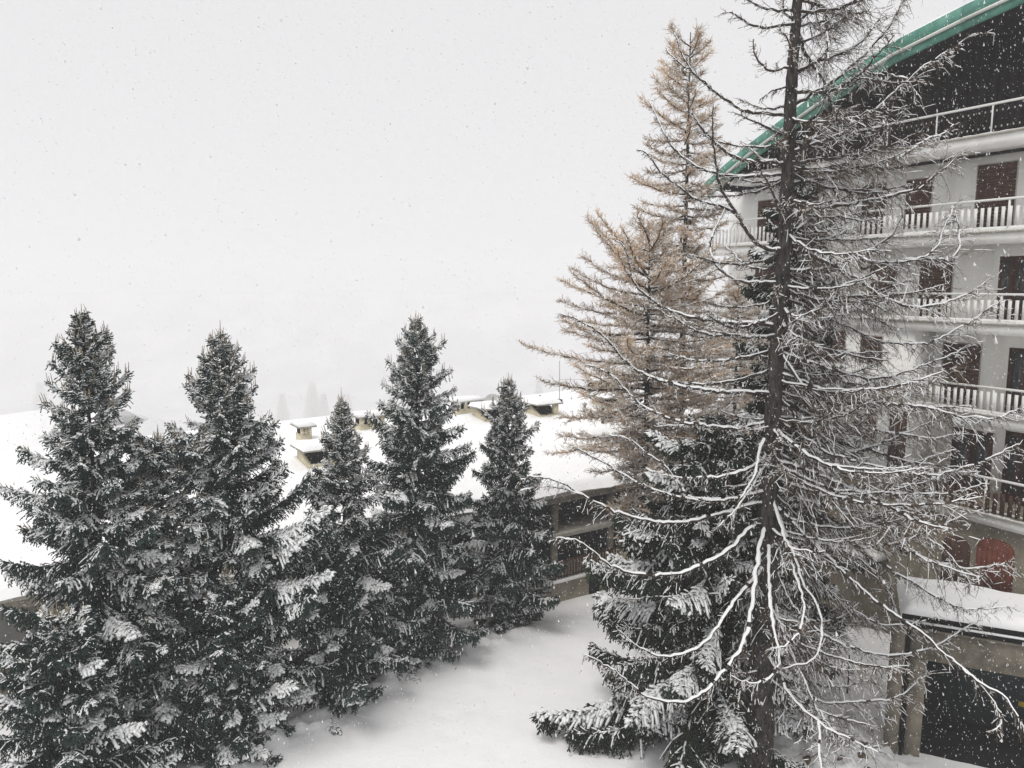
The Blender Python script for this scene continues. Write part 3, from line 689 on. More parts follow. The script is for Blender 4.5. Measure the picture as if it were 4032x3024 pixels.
# left end, seen past the first spruce
boxpart('cream_panel', (-6, 1.2, -3), (0.47, 1.298, 3.0), M['plaster'], house)
boxpart('grey_panel', (0.475, 1.0, -3), (3.4, 1.298, 3.0), M['grey'], house)
boxpart('balcony_slab', (-6, 0.1, 0.95), (5.0, 1.19, 1.12), M['slab'], house)
picket_rail(-4.0, 2.6, 0.15, 1.13, 1.79)
boxpart('earth_wall', (-6, 0.2, -3), (3.0, 0.9, 0.945), M['olive'], house)

def chimney(x, y, w=1.25, dpt=1.5):
    c = bpy.data.objects.new('chimney', None); COL.objects.link(c); c.parent = house; c.location = (x, y, float(rz(x, y)) + 0.10)
    # low beige tray whose sides climb the roof, a flat slab floating over it on piers
    mb_ = MB(); mb_.box((-0.04, -0.05, -0.3), (w + 0.04, dpt, 0.06)); mb_.build('plinth', M['grey'], c)
    side = [(0.0, 0.061), (dpt, 0.061), (dpt, 0.80), (dpt - 0.35, 0.80), (0.0, 0.30)]
    for x0_ in (0.0, w - 0.12):
        mb_ = MB(); mb_.prism(side, 'x', x0_, x0_ + 0.12); mb_.build('side_block', M['cream'], c)
    boxpart('front_block', (0.121, 0.0, 0.061), (w - 0.121, 0.12, 0.30), M['cream'], c)
    boxpart('flue', (0.2, 0.4, 0.0), (w - 0.2, dpt - 0.1, 0.70), M['black'], c)
    boxpart('pier', (w - 0.30, 0.02, 0.301), (w - 0.002, 0.22, 0.86), M['cream'], c)
    boxpart('pier', (0.002, dpt - 0.30, 0.801), (0.25, dpt - 0.02, 0.86), M['cream'], c)
    boxpart('cap', (-0.25, -0.12, 0.862), (w + 0.22, dpt + 0.15, 0.93), M['grey'], c)
    mb_ = MB()
    xs = np.linspace(-0.24, w + 0.21, 14); ys = np.linspace(-0.11, dpt + 0.14, 14); A, B = np.meshgrid(xs, ys)
    e = np.minimum.reduce([A + 0.24, w + 0.21 - A, B + 0.11, dpt + 0.14 - B])
    Z = 0.932 + 0.20 * np.clip(e / 0.22, 0, 1) ** 0.5 + 0.03 * fbm(A * 3 + x, B * 3 + y, 61)
    i2, j2 = np.meshgrid(np.arange(13), np.arange(13), indexing='ij'); a_ = i2 * 14 + j2
    mb_.add(np.stack([A, B, Z], -1), q=np.stack([a_, a_ + 1, a_ + 15, a_ + 14], -1))
    mb_.build('cap_snow', M['snow'], c, smooth=True)
    # snow drifted against the uphill side
    mb_ = MB(); mb_.prism([(dpt - 0.2, -0.1), (dpt + 0.9, -0.05), (dpt + 0.5, 0.22), (dpt + 0.02, 0.42)], 'x', -0.15, w + 0.15); mb_.build('snow_drift', M['snow'], c)
    return c
for x, y in ((11.0, 7.0), (24.3, 8.6), (28.6, 8.0), (21.3, 9.2), (5.2, 7.2)):
    chimney(x, y)
def ridge_chimney(x, y, w=1.9):
    c = bpy.data.objects.new('ridge_chimney', None); COL.objects.link(c); c.parent = house; c.location = (x, y, float(rz(x, y)) + 0.1)
    boxpart('stack', (0, 0, -0.3), (w, 0.9, 0.5), M['cream'], c)
    boxpart('flue', (0.05, 0.06, 0.501), (w - 0.05, 0.84, 0.80), M['black'], c)
    for k in range(4):
        boxpart('pier', (k * (w - 0.2) / 3, 0.0, 0.502), (k * (w - 0.2) / 3 + 0.2, 0.2, 0.86), M['cream'], c)
    boxpart('cap', (-0.2, -0.2, 0.862), (w + 0.2, 1.1, 0.93), M['grey'], c)
    mb_ = MB(); mb_.prism([(-0.2, 0.933), (w + 0.2, 0.933), (w + 0.1, 1.06), (-0.1, 1.06)], 'y', -0.2, 1.1); mb_.build('cap_snow', M['snow'], c)
ridge_chimney(30.3, 11.2)
ridge_chimney(20.9, 11.6, 1.5)
ridge_chimney(15.2, 11.4, 1.3)
ridge_chimney(12.1, 11.2, 0.5)
def pipe(name, x, y, h, r, m, cap):
    z = float(rz(x, y)) + 0.1
    mb_ = MB(); mb_.tube([(0, 0, 0), (0, 0, h)], r, 8)
    o_ = mb_.build(name, m, house, loc=(x, y, z))
    mb_ = MB(); mb_.tube([(0, 0, h), (0, 0, h + 0.06), (0, 0, h + 0.16)], [cap, cap * 1.05, 0.02], 10); mb_.build('pipe_cap', M['metal'], o_)
pipe('vent_pipe', 26.4, 7.4, 0.95, 0.07, M['metal'], 0.13)
pipe('vent_pipe', 26.75, 6.3, 1.05, 0.09, M['rust'], 0.17)
pipe('vent_pipe', 26.0, 11.0, 0.5, 0.07, M['metal'], 0.10)
mb = MB(); z = float(rz(27.1, 10.6)) + 0.1
mb.tube([(0, 0, 0), (0, 0, 2.6)], 0.022, 6); mb.tube([(0, 0, 1.5), (0.9, 0.1, 1.42), (1.8, 0.2, 1.36), (3.0, 0.3, 1.1)], 0.010, 4)
am = mb.build('antenna_mast', M['metal'], house, loc=(27.1, 10.6, z))
boxpart('mast_foot', (-0.12, -0.12, 0), (0.14, 0.12, 0.35), M['rust'], am)
# satellite dish on a short pole
mb = MB(); rings = 6; k = 20
dv = []
for i in range(rings + 1):
    r_ = 0.50 * i / rings
    for j in range(k):
        an = 2 * math.pi * j / k
        dv.append((r_ * math.cos(an), -0.18 * (1 - (r_ / 0.5) ** 2) * -1, r_ * math.sin(an)))
dq = [(i * k + j, i * k + (j + 1) % k, (i + 1) * k + (j + 1) % k, (i + 1) * k + j) for i in range(rings) for j in range(k)]
mb.add(dv, q=dq); n0 = np.array(dv); n0[:, 1] += 0.02; mb.add(n0, q=[q_[::-1] for q_ in dq])
ds = mb.build('satellite_dish', M['dishm'], house, smooth=True, loc=(22.35, 10.3, float(rz(22.35, 10.3)) + 0.95))
ds.rotation_euler = (math.radians(-15), 0, math.radians(-30))
mb = MB(); mb.tube([(0, 0.15, -1.0), (0, 0.17, 0.0)], 0.03, 6); mb.tube([(0, 0.1, -0.3), (0, -0.4, -0.1)], 0.012, 4); mb.build('dish_arm', M['metal'], ds)

# recessed wall beyond the verge
boxpart('annex_wall', (VX - 0.45, 6.4, -3), (39, 20, 3.2), M['olive'], house)
w = boxpart('window', (29.6, 6.36, 1.6), (31.0, 6.399, 2.9), M['brown'], house)
boxpart('pane', (29.7, 6.35, 1.7), (30.9, 6.359, 2.8), M['glass'], w)

# ------------------------------------------------------------------ the house further down the slope on the left
far_house = empty('hillside_house', (-54.5, 79.2, -14), math.radians(61), 'grey house with white snow roof lower down the slope behind the left spruce', 'building')
def fh(n_, a_, b_, m): return boxpart(n_, a_, b_, m, far_house)
fh('wall', (-25, 1.5, -4), (21.5, 14, 6.4), mat('grey_plaster', (0.40, 0.39, 0.37), 0.9, rgb2=(0.52, 0.51, 0.48), scale=0.6))
fh('grey_wall', (3.0, 1.3, -4), (4.6, 1.499, 6.3), M['grey'])
fh('grey_wall', (13.3, 1.3, -4), (15.2, 1.499, 6.3), M['grey'])
fh('balcony', (-20, 0.3, 3.2), (21.5, 1.29, 3.5), M['grey'])
for k in range(52):
    if k == 0: src = boxpart('balcony_bar', (-2, 0.3, 3.501), (-1.9, 0.36, 4.5), M['black'], far_house)
    else: inst(src, far_house, (k * 0.45, 0, 0))
fh('balcony_rail', (-2.2, 0.28, 4.501), (21.5, 0.38, 4.6), M['black'])
mb = MB(); mb.prism([(0.0, 6.5), (13, 9.6), (26, 6.5), (26, 6.2), (13, 9.2), (0.0, 6.2)], 'x', -26, 22.5); mb.build('roof', M['slab'], far_house)
mb = MB(); mb.prism([(-0.2, 6.52), (-0.1, 6.9), (13, 10.1), (26.2, 6.9), (26.2, 6.52), (13, 9.62)], 'x', -26.2, 22.7); mb.build('roof_snow', M['snow'], far_house)
c = bpy.data.objects.new('dormer', None); COL.objects.link(c); c.parent = far_house
boxpart('dormer_wall', (15.0, 5.5, 6.6), (20.5, 12, 8.0), M['plaster'], c)
mb = MB(); mb.prism([(14.3, 7.7), (17.7, 10.0), (21.1, 7.7), (21.1, 8.2), (17.7, 10.6), (14.3, 8.2)], 'y', 4.6, 13); mb.build('dormer_snow', M['snow'], c)
boxpart('chimney', (-4.4, 11.5, 8.5), (-3.2, 12.7, 11.2), M['cream'], far_house)

# ------------------------------------------------------------------ trees
def trunk_mesh(pts, r0, r1, rng, k=14, seg=40):
    pts = np.asarray(pts, float)
    s = np.linspace(0, 1, len(pts)); t = np.linspace(0, 1, seg)
    P = np.stack([np.interp(t, s, pts[:, i]) for i in range(3)], 1)
    z = P[:, 2] - P[0, 2]
    r = r0 + (r1 - r0) * t + 0.35 * r0 * np.exp(-z / 0.35)
    mb = MB(); mb.tube(P, r, k, rough=0.06, rng=rng)
    return mb

def rot_dirs(az): return np.array([math.cos(az), math.sin(az), 0.0]), np.array([-math.sin(az), math.cos(az), 0.0])

# ---- spruce boughs: a library of shared bough meshes (needles, bark, pale new shoots, snow), every bough an object of its own
def bough_mesh(L, seed, droop, hangf, snow, heavy, needle, r=0.0148, sl=0.085, tipshoot=0.0, upturn=0.26, step=0.036, wide=0.34, open_=0.0):
    R = np.random.default_rng(seed); mb = MB()
    c1, c2 = 0.10 + droop * 0.25, upturn
    def P(s):
        s = np.asarray(s, float)
        return np.stack([L * s, L * 0.05 * np.sin(4 * s + seed), L * (c2 * s * s - c1 * s) - droop * 0.10 * L * np.sin(math.pi * s)], -1)
    ss = np.linspace(0, 1, 9); pl = P(ss)
    mb.sticks(pl[:-1], pl[1:], 0.008 + 0.011 * L * (1 - ss[:-1]), 0.008 + 0.011 * L * (1 - ss[1:]), mi=1)
    mb.sticks(pl[4:-1], pl[5:], r * 1.1, r * 1.1, mi=0)
    A_, B_, W_ = [], [], []
    m = max(4, int(L * 0.9 / step))
    for rank in (-1, 1, 0, 2):
        n = m if rank in (-1, 1) else int(m * (hangf if rank == 0 else 0.35))
        if n < 1: continue
        s = 0.12 + 0.88 * (np.arange(n) + R.random(n)) / n
        a = P(s); tan = unit(P(s + 0.02) - P(s - 0.02)); sd = np.array([0, 1.0, 0])
        base_l = (wide * L * np.clip(1 - s, 0, 1) ** 0.75 * np.clip(s * 4, 0.5, 1) + 0.09)
        l = np.minimum(base_l, 0.62) * R.uniform(0.5, 1.25, n)
        if rank in (-1, 1):
            d = unit(tan * R.uniform(0.55, 1.0, n)[:, None] + sd * rank * R.uniform(0.6, 1.0, n)[:, None] + UP * R.normal(-0.10 - 0.45 * droop, 0.16, n)[:, None])
            dz = -0.15 - 0.5 * droop
        elif rank == 0:
            l = np.minimum(0.10 + 0.18 * L, 0.48) * R.uniform(0.4, 1.2, n) * (0.5 + 0.5 * np.clip(1.3 - s, 0, 1))
            d = unit(tan * 0.25 + sd * R.normal(0, 0.45, n)[:, None] - UP * 0.9); dz = -0.35
        else:
            l = np.minimum(l, 0.22); d = unit(tan * 0.9 + sd * R.normal(0, 0.4, n)[:, None] + UP * 0.45); dz = 0.0
        mid = a + d * (l * 0.5)[:, None]; d2 = unit(d + UP * dz + R.normal(0, 0.10, (n, 3))); end = mid + d2 * (l * 0.5)[:, None]
        mb.sticks(a, mid, r * 0.75, r * 0.8, mi=0); mb.spikes(mid, end + d2 * 0.04, r * 0.95, mi=0, bulge=0.7)
        clump = 1.9 * (0.5 + 0.5 * np.sin(s * 13 + rank * 2 + seed)) ** 2.2
        if rank != 0:
            pr = np.clip(snow * (0.15 + 0.75 * clump) * (0.35 + 0.95 * s), 0, 0.97)
            w = 0.020
            if heavy: pr = np.where(s > 0.45, np.clip(0.55 + 0.4 * clump, 0, 0.95), pr * 1.3); w = 0.036
            k = R.random(n) < pr
            off = UP * r * 0.45
            A_.append((a + (mid - a) * 0.2)[k] + off); B_.append(mid[k] + off); W_.append(w * R.uniform(0.75, 1.3, k.sum()))
            A_.append(mid[k] + off); B_.append((end + d2 * 0.03)[k] + off); W_.append(w * R.uniform(0.75, 1.3, k.sum()))
        for q in range(9):
            u = (q + 0.6) / 9
            ok = R.random(n) < np.clip(l / 0.40, 0.25, 1.0) * (1 - open_)
            if not ok.any(): continue
            base = (a + (mid - a) * (u * 2) if u < 0.5 else mid + (end - mid) * (u * 2 - 1))[ok]
            dd = (d if u < 0.5 else d2)[ok]; k_ = int(ok.sum())
            perp = unit(np.cross(dd, UP) + 1e-4); sg = (1 if q % 2 else -1)
            v = unit(dd * R.uniform(0.5, 1.0, k_)[:, None] + perp * sg * R.uniform(0.35, 0.95, k_)[:, None] + UP * R.normal(-0.10 - 0.40 * droop - (0.3 if rank == 0 else 0), 0.20, k_)[:, None])
            ln = sl * R.uniform(0.6, 1.3, k_) * (1.15 - 0.4 * u)
            p1 = base + v * ln[:, None]
            mb.spikes(base, p1, r * R.uniform(0.8, 1.2, k_), mi=0, bulge=0.68)
            if rank != 0:
                pk = np.clip((snow * (0.12 + 0.8 * clump[ok]) * (0.35 + 0.95 * s[ok])), 0, 0.92)
                if heavy: pk = np.where(s[ok] > 0.4, np.clip(0.4 + 0.3 * clump[ok], 0, 0.9), pk)
                k = (R.random(k_) < pk) & (v[:, 2] > -0.6)
                off = UP * r * 0.5
                A_.append(base[k] + off); B_.append(p1[k] + off); W_.append((0.034 if heavy else 0.0165) * R.uniform(0.8, 1.25, k.sum()))
    if snow > 0.05:
        s2 = np.linspace(0.25, 0.97, 10); q2 = P(s2) + UP * 0.014 
        k = R.random(9) < (0.95 if heavy else snow * 0.9 + 0.2)
        A_.append(q2[:-1][k]); B_.append(q2[1:][k]); W_.append(R.uniform(0.6, 1.3, k.sum()) * (0.055 if heavy else 0.028))
    A = np.concatenate(A_); B = np.concatenate(B_); W = np.concatenate(W_)
    mb.ridges(A, B, W, W * 0.95, mi=3)
    if tipshoot > 0:
        t0 = P(np.array([1.0]))[0]
        for k in range(3 if L > 0.5 else 2):
            b_ = t0 - np.array([0.05 * k * L, 0.0, 0.0]) + np.array([0, R.normal(0, 0.04), 0]); v = unit(np.array([0.45, R.normal(0, 0.2), 1.0])) * tipshoot * R.uniform(0.5, 1.1)
            mb.sticks([b_ - v * 0.2], [b_ + v], 0.014, 0.006, mi=2)
    o = mb.build('bough', [M[needle], M['bough'], M['shoot'], M['twig_snow']])
    me = o.data; bpy.data.objects.remove(o)
    return me

LIB = {}
def library(kind, needle):
    out = []
    sd = 1000
    if kind == 'spruce':
        for cls, lens, args in [
            ('up', (0.16, 0.30, 0.55, 0.9, 1.35, 1.8), dict(wide=0.25, droop=0.0, hangf=0.35, snow=0.95, heavy=False, tipshoot=0.26)),
            ('mid', (0.55, 0.9, 1.35, 1.9, 2.5), dict(droop=0.30, hangf=1.3, snow=0.85, heavy=False, tipshoot=0.14)),
            ('low', (0.8, 1.3, 1.9, 2.6), dict(droop=0.5, hangf=1.8, snow=0.12, heavy=False)),
            ('lowdust', (0.8, 1.3, 1.9, 2.6), dict(droop=0.45, hangf=1.7, snow=0.45, heavy=False)),
            ('load', (0.9, 1.4, 2.0, 2.7), dict(droop=0.45, hangf=1.4, snow=0.3, heavy=True, upturn=0.16, wide=0.30))]:
            for L in lens:
                for v in range(3):
                    sd += 7
                    LIB.setdefault((kind, cls), []).append((L, bough_mesh(L, sd, needle=needle, **args)))
    else:
        for cls, lens, args in [
            ('up', (0.5, 1.0), dict(droop=0.1, hangf=0.8, snow=0.3, heavy=False)),
            ('low', (0.7, 1.3, 2.0, 2.8), dict(droop=0.9, hangf=1.6, snow=0.30, heavy=False, r=0.018, sl=0.13, upturn=0.10)),
            ('load', (0.9, 1.5, 2.2, 2.9), dict(droop=0.85, hangf=1.2, snow=0.30, heavy=True, r=0.019, sl=0.14, upturn=0.06))]:
            for L in lens:
                for v in range(3):
                    sd += 7
                    LIB.setdefault((kind, cls), []).append((L, bough_mesh(L, sd, needle=needle, **args)))
library('spruce', 'needle')
library('weeping', 'needle2')

def spruce(name, loc, H, R, seed, label, group=None, kind='spruce', zlow=0.25, power=0.55, load=0.16, dust=0.6, lean=(0, 0), skew=None, el_top=0.62, el_low=-0.20,
           flat_top=0.0, extra=(), gap=(0.21, 0.44), per=5, upper=0.45, cap=300):
    rng = np.random.default_rng(seed)
    root = empty(name, loc, 0, label, 'tree', group)
    def at(z): return np.array([np.interp(z, [0, H * 0.45, H], [0, lean[0] * .3, lean[0]]), np.interp(z, [0, H * 0.45, H], [0, lean[1] * .3, lean[1]]), z])
    tp = [(0, 0, -1.2), tuple(at(H * 0.45)), tuple(at(H - 0.02))]
    trunk_mesh(tp, 0.010 * H + 0.04, 0.012, rng, 10, 24).build('trunk', M['bark'], root, smooth=True)
    crown = bpy.data.objects.new('crown', None); COL.objects.link(crown); crown.parent = root; crown.empty_display_size = 0.3
    specs = []
    z = zlow
    while z < H - 0.16:
        t = 1 - z / H
        g = gap[0] + (gap[1] - gap[0]) * t ** 0.7
        wl = rng.uniform(0.84, 1.14); a0 = rng.uniform(0, 6.28)
        n = per if t > 0.12 else 5
        for k in range(n + 4):
            inter = k >= n
            az = a0 + (k * 2 * math.pi / n if not inter else rng.uniform(0, 6.28)) + rng.normal(0, 0.16)
            zz = z + rng.normal(0, 0.05) if not inter else z + g * rng.uniform(0.1, 0.9)
            if zz > H - 0.12: continue
            lift = min(1.0, (H - zz) / 1.1)
            L = R * t ** power * wl * (rng.uniform(0.62, 1.22) if not inter else rng.uniform(0.28, 0.62)) * (0.45 + 0.55 * lift) + 0.04
            if flat_top: L += flat_top * math.exp(-((t - 0.03) / 0.10) ** 2) * rng.uniform(0.6, 1.1)
            if zz < 1.2: L *= 0.66
            e = (math.cos(az), math.sin(az))
            if skew is not None: L *= 1 + skew[2] * max(0, e[0] * skew[0] + e[1] * skew[1])
            if inter and e[1] > 0.5 and t > 0.3: continue
            el = el_low + (el_top - el_low) * (1 - t) ** 2.0 + rng.normal(0, 0.10)
            specs.append((zz, az, L, el, t))
        z += g
    specs += [(a_, b_, c_, d_, 1 - a_ / H) for a_, b_, c_, d_ in extra]
    if len(specs) > cap:
        # drop those that show least: the rear ones first
        specs.sort(key=lambda q: math.sin(q[1]) * (0.3 + q[4])); specs = specs[:cap]
    for zz, az, L, el, t in specs:
        if kind == 'spruce':
            if t < upper * 0.55: cls = 'up'
            elif t < upper + rng.normal(0, 0.08): cls = 'mid'
            else:
                u = rng.random(); cls = 'load' if u < load else ('lowdust' if u < load + dust else 'low')
        else:
            cls = 'up' if t < 0.08 else ('load' if rng.random() < load else 'low')
        lib = LIB[(kind, cls)]
        best = sorted(lib, key=lambda q: abs(math.log(q[0] / L)))[:3]
        L0, me = best[int(rng.integers(0, 3))]
        o = bpy.data.objects.new('bough', me); COL.objects.link(o); o.parent = crown
        o.location = at(zz); k = L / L0
        o.scale = (k, k ** 0.6 * (1 if rng.random() < 0.5 else -1), k ** 0.6)
        o.rotation_euler = (rng.normal(0, 0.22), -el + rng.normal(0, 0.05), az)
    mb = MB()
    top = at(H - 0.30)
    mb.sticks([top], [top + np.array([0.01, 0, 0.55])], 0.020, 0.006)
    for k in range(5):
        e, _ = rot_dirs(k * 1.3 + seed); b_ = top + UP * 0.10
        mb.sticks([b_], [b_ + unit(e * 0.45 + UP) * 0.26], 0.013, 0.005)
    mb.build('leader', M['shoot'], root)
    return len(specs)


G1 = 'spruces in a row along the snowy path'
nb = []
nb.append(spruce('spruce_tree', (-9.8, 17.4, 0), 11.3, 2.45, 1, 'dusted spruce at the far left of the row, bare pale shoots at its narrow tip', G1, load=0.16, power=0.52))
arms = [(5.4, -0.15, 2.9, 0.42), (5.0, -0.35, 2.6, 0.30), (5.9, 0.05, 2.3, 0.50), (4.4, -0.25, 2.9, 0.22), (4.7, 0.15, 2.7, 0.33), (3.7, -0.5, 2.9, 0.12), (6.4, -0.2, 1.9, 0.50)]
nb.append(spruce('spruce_tree', (-7.35, 19.2, 0), 10.85, 2.45, 2, 'tall spruce second from the left with raised snowy arms on its right side', G1, load=0.22, power=0.55, extra=arms))
nb.append(spruce('spruce_tree', (-8.75, 18.5, 0), 8.3, 2.1, 3, 'blunt topped bushy spruce squeezed between the two leftmost pointed spruces', G1, flat_top=1.0, el_top=0.1, load=0.5, upper=0.55))
nb.append(spruce('spruce_tree', (-4.92, 21.7, 0), 8.8, 2.5, 5, 'thin topped short spruce left of the tallest middle spruce, before a cream chimney', G1, load=0.24, power=0.80))
nb.append(spruce('spruce_tree', (-2.97, 23.6, 0), 10.95, 2.6, 6, 'broad regular cone shaped spruce in the middle of the row, tallest by the path', G1, load=0.14, power=0.55))
nb.append(spruce('spruce_tree', (-0.13, 26.2, -0.3), 9.0, 2.2, 7, 'narrow spruce at the right end of the row beside the path bend and porch', G1, load=0.03, dust=0.45, power=0.58, upper=0.35))
# young growth that fills the skirts of the row along the path
nb.append(spruce('spruce_tree', (-7.0, 17.9, 0), 5.0, 1.75, 8, 'low spruce filling the foot of the row nearest the bottom edge, snow padded', G1, load=0.22, dust=0.2, power=0.5, upper=0.10, cap=170))
nb.append(spruce('spruce_tree', (-5.1, 20.3, 0), 5.4, 1.5, 9, 'low spruce with long snowy arms reaching over the path bank', G1, load=0.25, dust=0.2, power=0.5, upper=0.1, skew=(0.9, -0.4, 0.35), cap=170))
nb.append(spruce('spruce_tree', (-9.6, 15.3, 0), 5.2, 2.3, 10, 'low spruce in the bottom left corner with drooping snow fringed boughs', G1, load=0.25, dust=0.35, power=0.5, upper=0.15, cap=190))
nb.append(spruce('spruce_tree', (-3.3, 22.2, 0), 4.6, 1.2, 11, 'small dark spruce at the foot of the tallest middle spruce by the bank', G1, load=0.1, dust=0.25, power=0.5, upper=0.1, cap=120))
# the spruces tangled with the bare larch
nb.append(spruce('spruce_tree', (5.2, 19.0, 0), 8.8, 3.3, 21, 'snow loaded spruce with hanging fingers left of the thick larch trunk', None, kind='weeping', load=0.42, power=0.60, skew=(-1, 0, 0.30), el_low=-0.12, el_top=0.5, zlow=1.5, cap=290, gap=(0.24, 0.36), per=6))
nb.append(spruce('spruce_tree', (7.75, 21.0, 0), 15.3, 2.3, 22, 'tall thin dark spruce with weeping boughs just right of the larch trunk', None, kind='weeping', load=0.10, power=0.45, el_low=-0.2, el_top=0.4, zlow=3.0, gap=(0.35, 0.62), per=5, cap=260))

# ---- larches: a limb is a tapered curve with twigs, every limb a part with its own snow
def limb(pts, r0, style, rng, tmb, smb, mi_w=0, mi_t=1, tl=1.0, dens=1.0, snow=1.0, tw=0.0062, upcurl=0.0, ms=0):
    pts = np.asarray(pts, float)
    seg = np.linalg.norm(np.diff(pts, axis=0), axis=1); cum = np.concatenate([[0], np.cumsum(seg)]); L = cum[-1]
    n = max(6, int(L / 0.11)); t = np.linspace(0, L, n)
    P = np.stack([np.interp(t, cum, pts[:, i]) for i in range(3)], 1)
    # round the corners, then add a little knobbly wobble
    for _ in range(2): P[1:-1] = (P[:-2] + 2 * P[1:-1] + P[2:]) / 4
    P[1:] += rng.normal(0, 0.012, (n - 1, 3))
    s = t / L
    rad = r0 * (1 - s) ** 0.75 * 0.9 + 0.007
    tmb.tube(P, rad, 6, mi=mi_w, rough=0.10, rng=rng)
    T = unit(np.gradient(P, axis=0))
    # snow lying along the limb
    flat = np.clip(1.15 - np.abs(T[:, 2]), 0, 1)
    steep_ok = 0.55 + 0.45 * flat
    k = np.where(np.abs(T[:-1, 2]) < 0.97)[0]
    if len(k) and snow > 0:
        hgt = (rad * 0.75 + 0.014) * steep_ok * rng.uniform(0.75, 1.35, n) * snow
        w = rad * (0.95 if style != 'h' else 0.90) + 0.004
        up = UP - T * T[:, 2:3]; up = unit(up)
        A = P + up * (rad * 0.62)[:, None]
        for i_ in range(1):
            sv = unit(np.cross(T, UP))
            ww = (w * rng.uniform(0.75, 1.2, n))
            ring = np.stack([A - sv * ww[:, None], A - sv * (ww * 0.65)[:, None] + up * (hgt * 0.75)[:, None], A + up * hgt[:, None], A + sv * (ww * 0.65)[:, None] + up * (hgt * 0.75)[:, None], A + sv * ww[:, None]], 1)
            q = []
            skip = rng.random(n) < (0.07 if style == 'h' else 0.16)
            for i in k:
                if skip[i]: continue
                b0 = i * 5; b1 = (i + 1) * 5
                q += [(b0 + j, b1 + j, b1 + j + 1, b0 + j + 1) for j in range(4)]
            smb.add(ring.reshape(-1, 3), q=q, mi=ms)
    # twigs
    cfg = {'s': (30, 0.06, 0.36, -0.16, 0.34), 'd': (23, 0.16, 1.05, -0.40, 0.30), 'h': (16, 0.10, 0.75, -0.60, 0.28), 't': (62, 0.12, 0.58, 0.00, 0.36)}[style]
    per, l0, l1, dr, sc = cfg
    N = int(L * per * dens)
    if N < 2: return
    st = 0.10 + 0.90 * rng.random(N) ** 0.85
    A = np.stack([np.interp(st * L, t, P[:, i]) for i in range(3)], 1)
    TT = np.stack([np.interp(st * L, t, T[:, i]) for i in range(3)], 1); TT = unit(TT)
    side = unit(np.cross(TT, UP) + rng.normal(0, 0.05, (N, 3)))
    sg = np.where(rng.random(N) < 0.5, 1.0, -1.0)
    D = unit(TT * rng.uniform(0.25, 0.9, N)[:, None] + side * (sg * rng.uniform(0.25, 0.9, N))[:, None] + UP * rng.normal(dr, sc, N)[:, None])
    ln = tl * (l0 + (l1 - l0) * rng.random(N) ** 1.7) * (1.15 - 0.6 * st)
    q1 = A + D * (ln * 0.4)[:, None]
    D2 = unit(D + UP * (dr * 0.5 + upcurl) * rng.uniform(0.3, 1.2, N)[:, None] + rng.normal(0, 0.15, (N, 3)))
    q2 = q1 + D2 * (ln * 0.35)[:, None]
    D3 = unit(D2 + UP * (dr * 0.4 + upcurl * 1.5) * rng.uniform(0.2, 1.2, N)[:, None] + rng.normal(0, 0.18, (N, 3)))
    q3 = q2 + D3 * (ln * 0.3)[:, None]
    tmb.sticks(A, q1, tw * 1.25, tw, mi=mi_t); tmb.sticks(q1, q2, tw, tw * 0.8, mi=mi_t); tmb.spikes(q2, q3, tw * 0.85, mi=mi_t, bulge=0.1)
    segs = [(A, q1, D), (q1, q2, D2), (q2, q3, D3)]
    for (a, b, dd) in segs:
        for f in (0.35, 0.85):
            kk = rng.random(N) < (0.8 if style in 'dt' else 0.55)
            base = (a + (b - a) * f)[kk]; m = len(base)
            v = unit(dd[kk] * 0.6 + rng.normal(0, 0.7, (m, 3)) + UP * dr * 0.5)
            l2 = ln[kk] * rng.uniform(0.10, 0.42, m) + 0.02
            tmb.spikes(base, base + v * l2[:, None], tw * 0.8, mi=mi_t, bulge=0.15)
            if snow > 0:
                ks = rng.random(m) < 0.26 * snow
                smb.ridges(base[ks] + UP * tw * 0.5, (base + v * l2[:, None])[ks] + UP * tw * 0.5, tw * 1.3, tw * 1.9, mi=ms)
        if snow > 0:
            ks = (rng.random(N) < 0.50 * snow) & (np.abs(dd[:, 2]) < 0.85)
            smb.ridges(a[ks] + UP * tw * 0.4, b[ks] + UP * tw * 0.4, tw * 1.35, tw * 2.0, mi=ms)

rng = np.random.default_rng(77)
larch = empty('larch_tree', (6.06, 17.6, 0), 0, 'huge bare larch with thick dark trunk and long sagging snow lined limbs', 'tree')
base = np.array([6.06, 17.6, 0.0])
tr = [tuple(np.array(p) - base) for p in TRUNK]; tr[0] = (0.0, 0, -0.6); tr = tr[:-1] + [tuple(np.array(TRUNK[-1]) - base), (0.3, 0, 23.5)]
zz = [p[2] for p in tr]
def trunk_at(z): return np.array([np.interp(z, zz, [p[0] for p in tr]), 0.0, z])
mb = MB()
tz = np.linspace(-0.6, 23.3, 120)
tp = np.array([trunk_at(z) for z in tz]); tp[1:, :2] += rng.normal(0, 0.008, (119, 2))
trad = np.interp(tz, [-0.6, 0.3, 2.0, 5, 8.0, 12, 15, 18, 23.3], [0.52, 0.38, 0.33, 0.25, 0.190, 0.160, 0.135, 0.10, 0.03])
mb.tube(tp, trad, 24, rough=0.075, rng=rng)
mb.build('trunk', M['bark'], larch, smooth=True)
for style, r0, pts in LIMBS:
    tmb, smb = MB(), MB()
    p = np.array(pts) - base
    limb(p, r0 * 0.72, style, rng, tmb, smb, snow=1.0, dens=1.0 if style != 'd' else 1.15)
    o = tmb.build('limb', [M['bough'], M['twig']], larch)
    smb.build('limb_snow', M['twig_snow'], o)['kind'] = 'stuff'
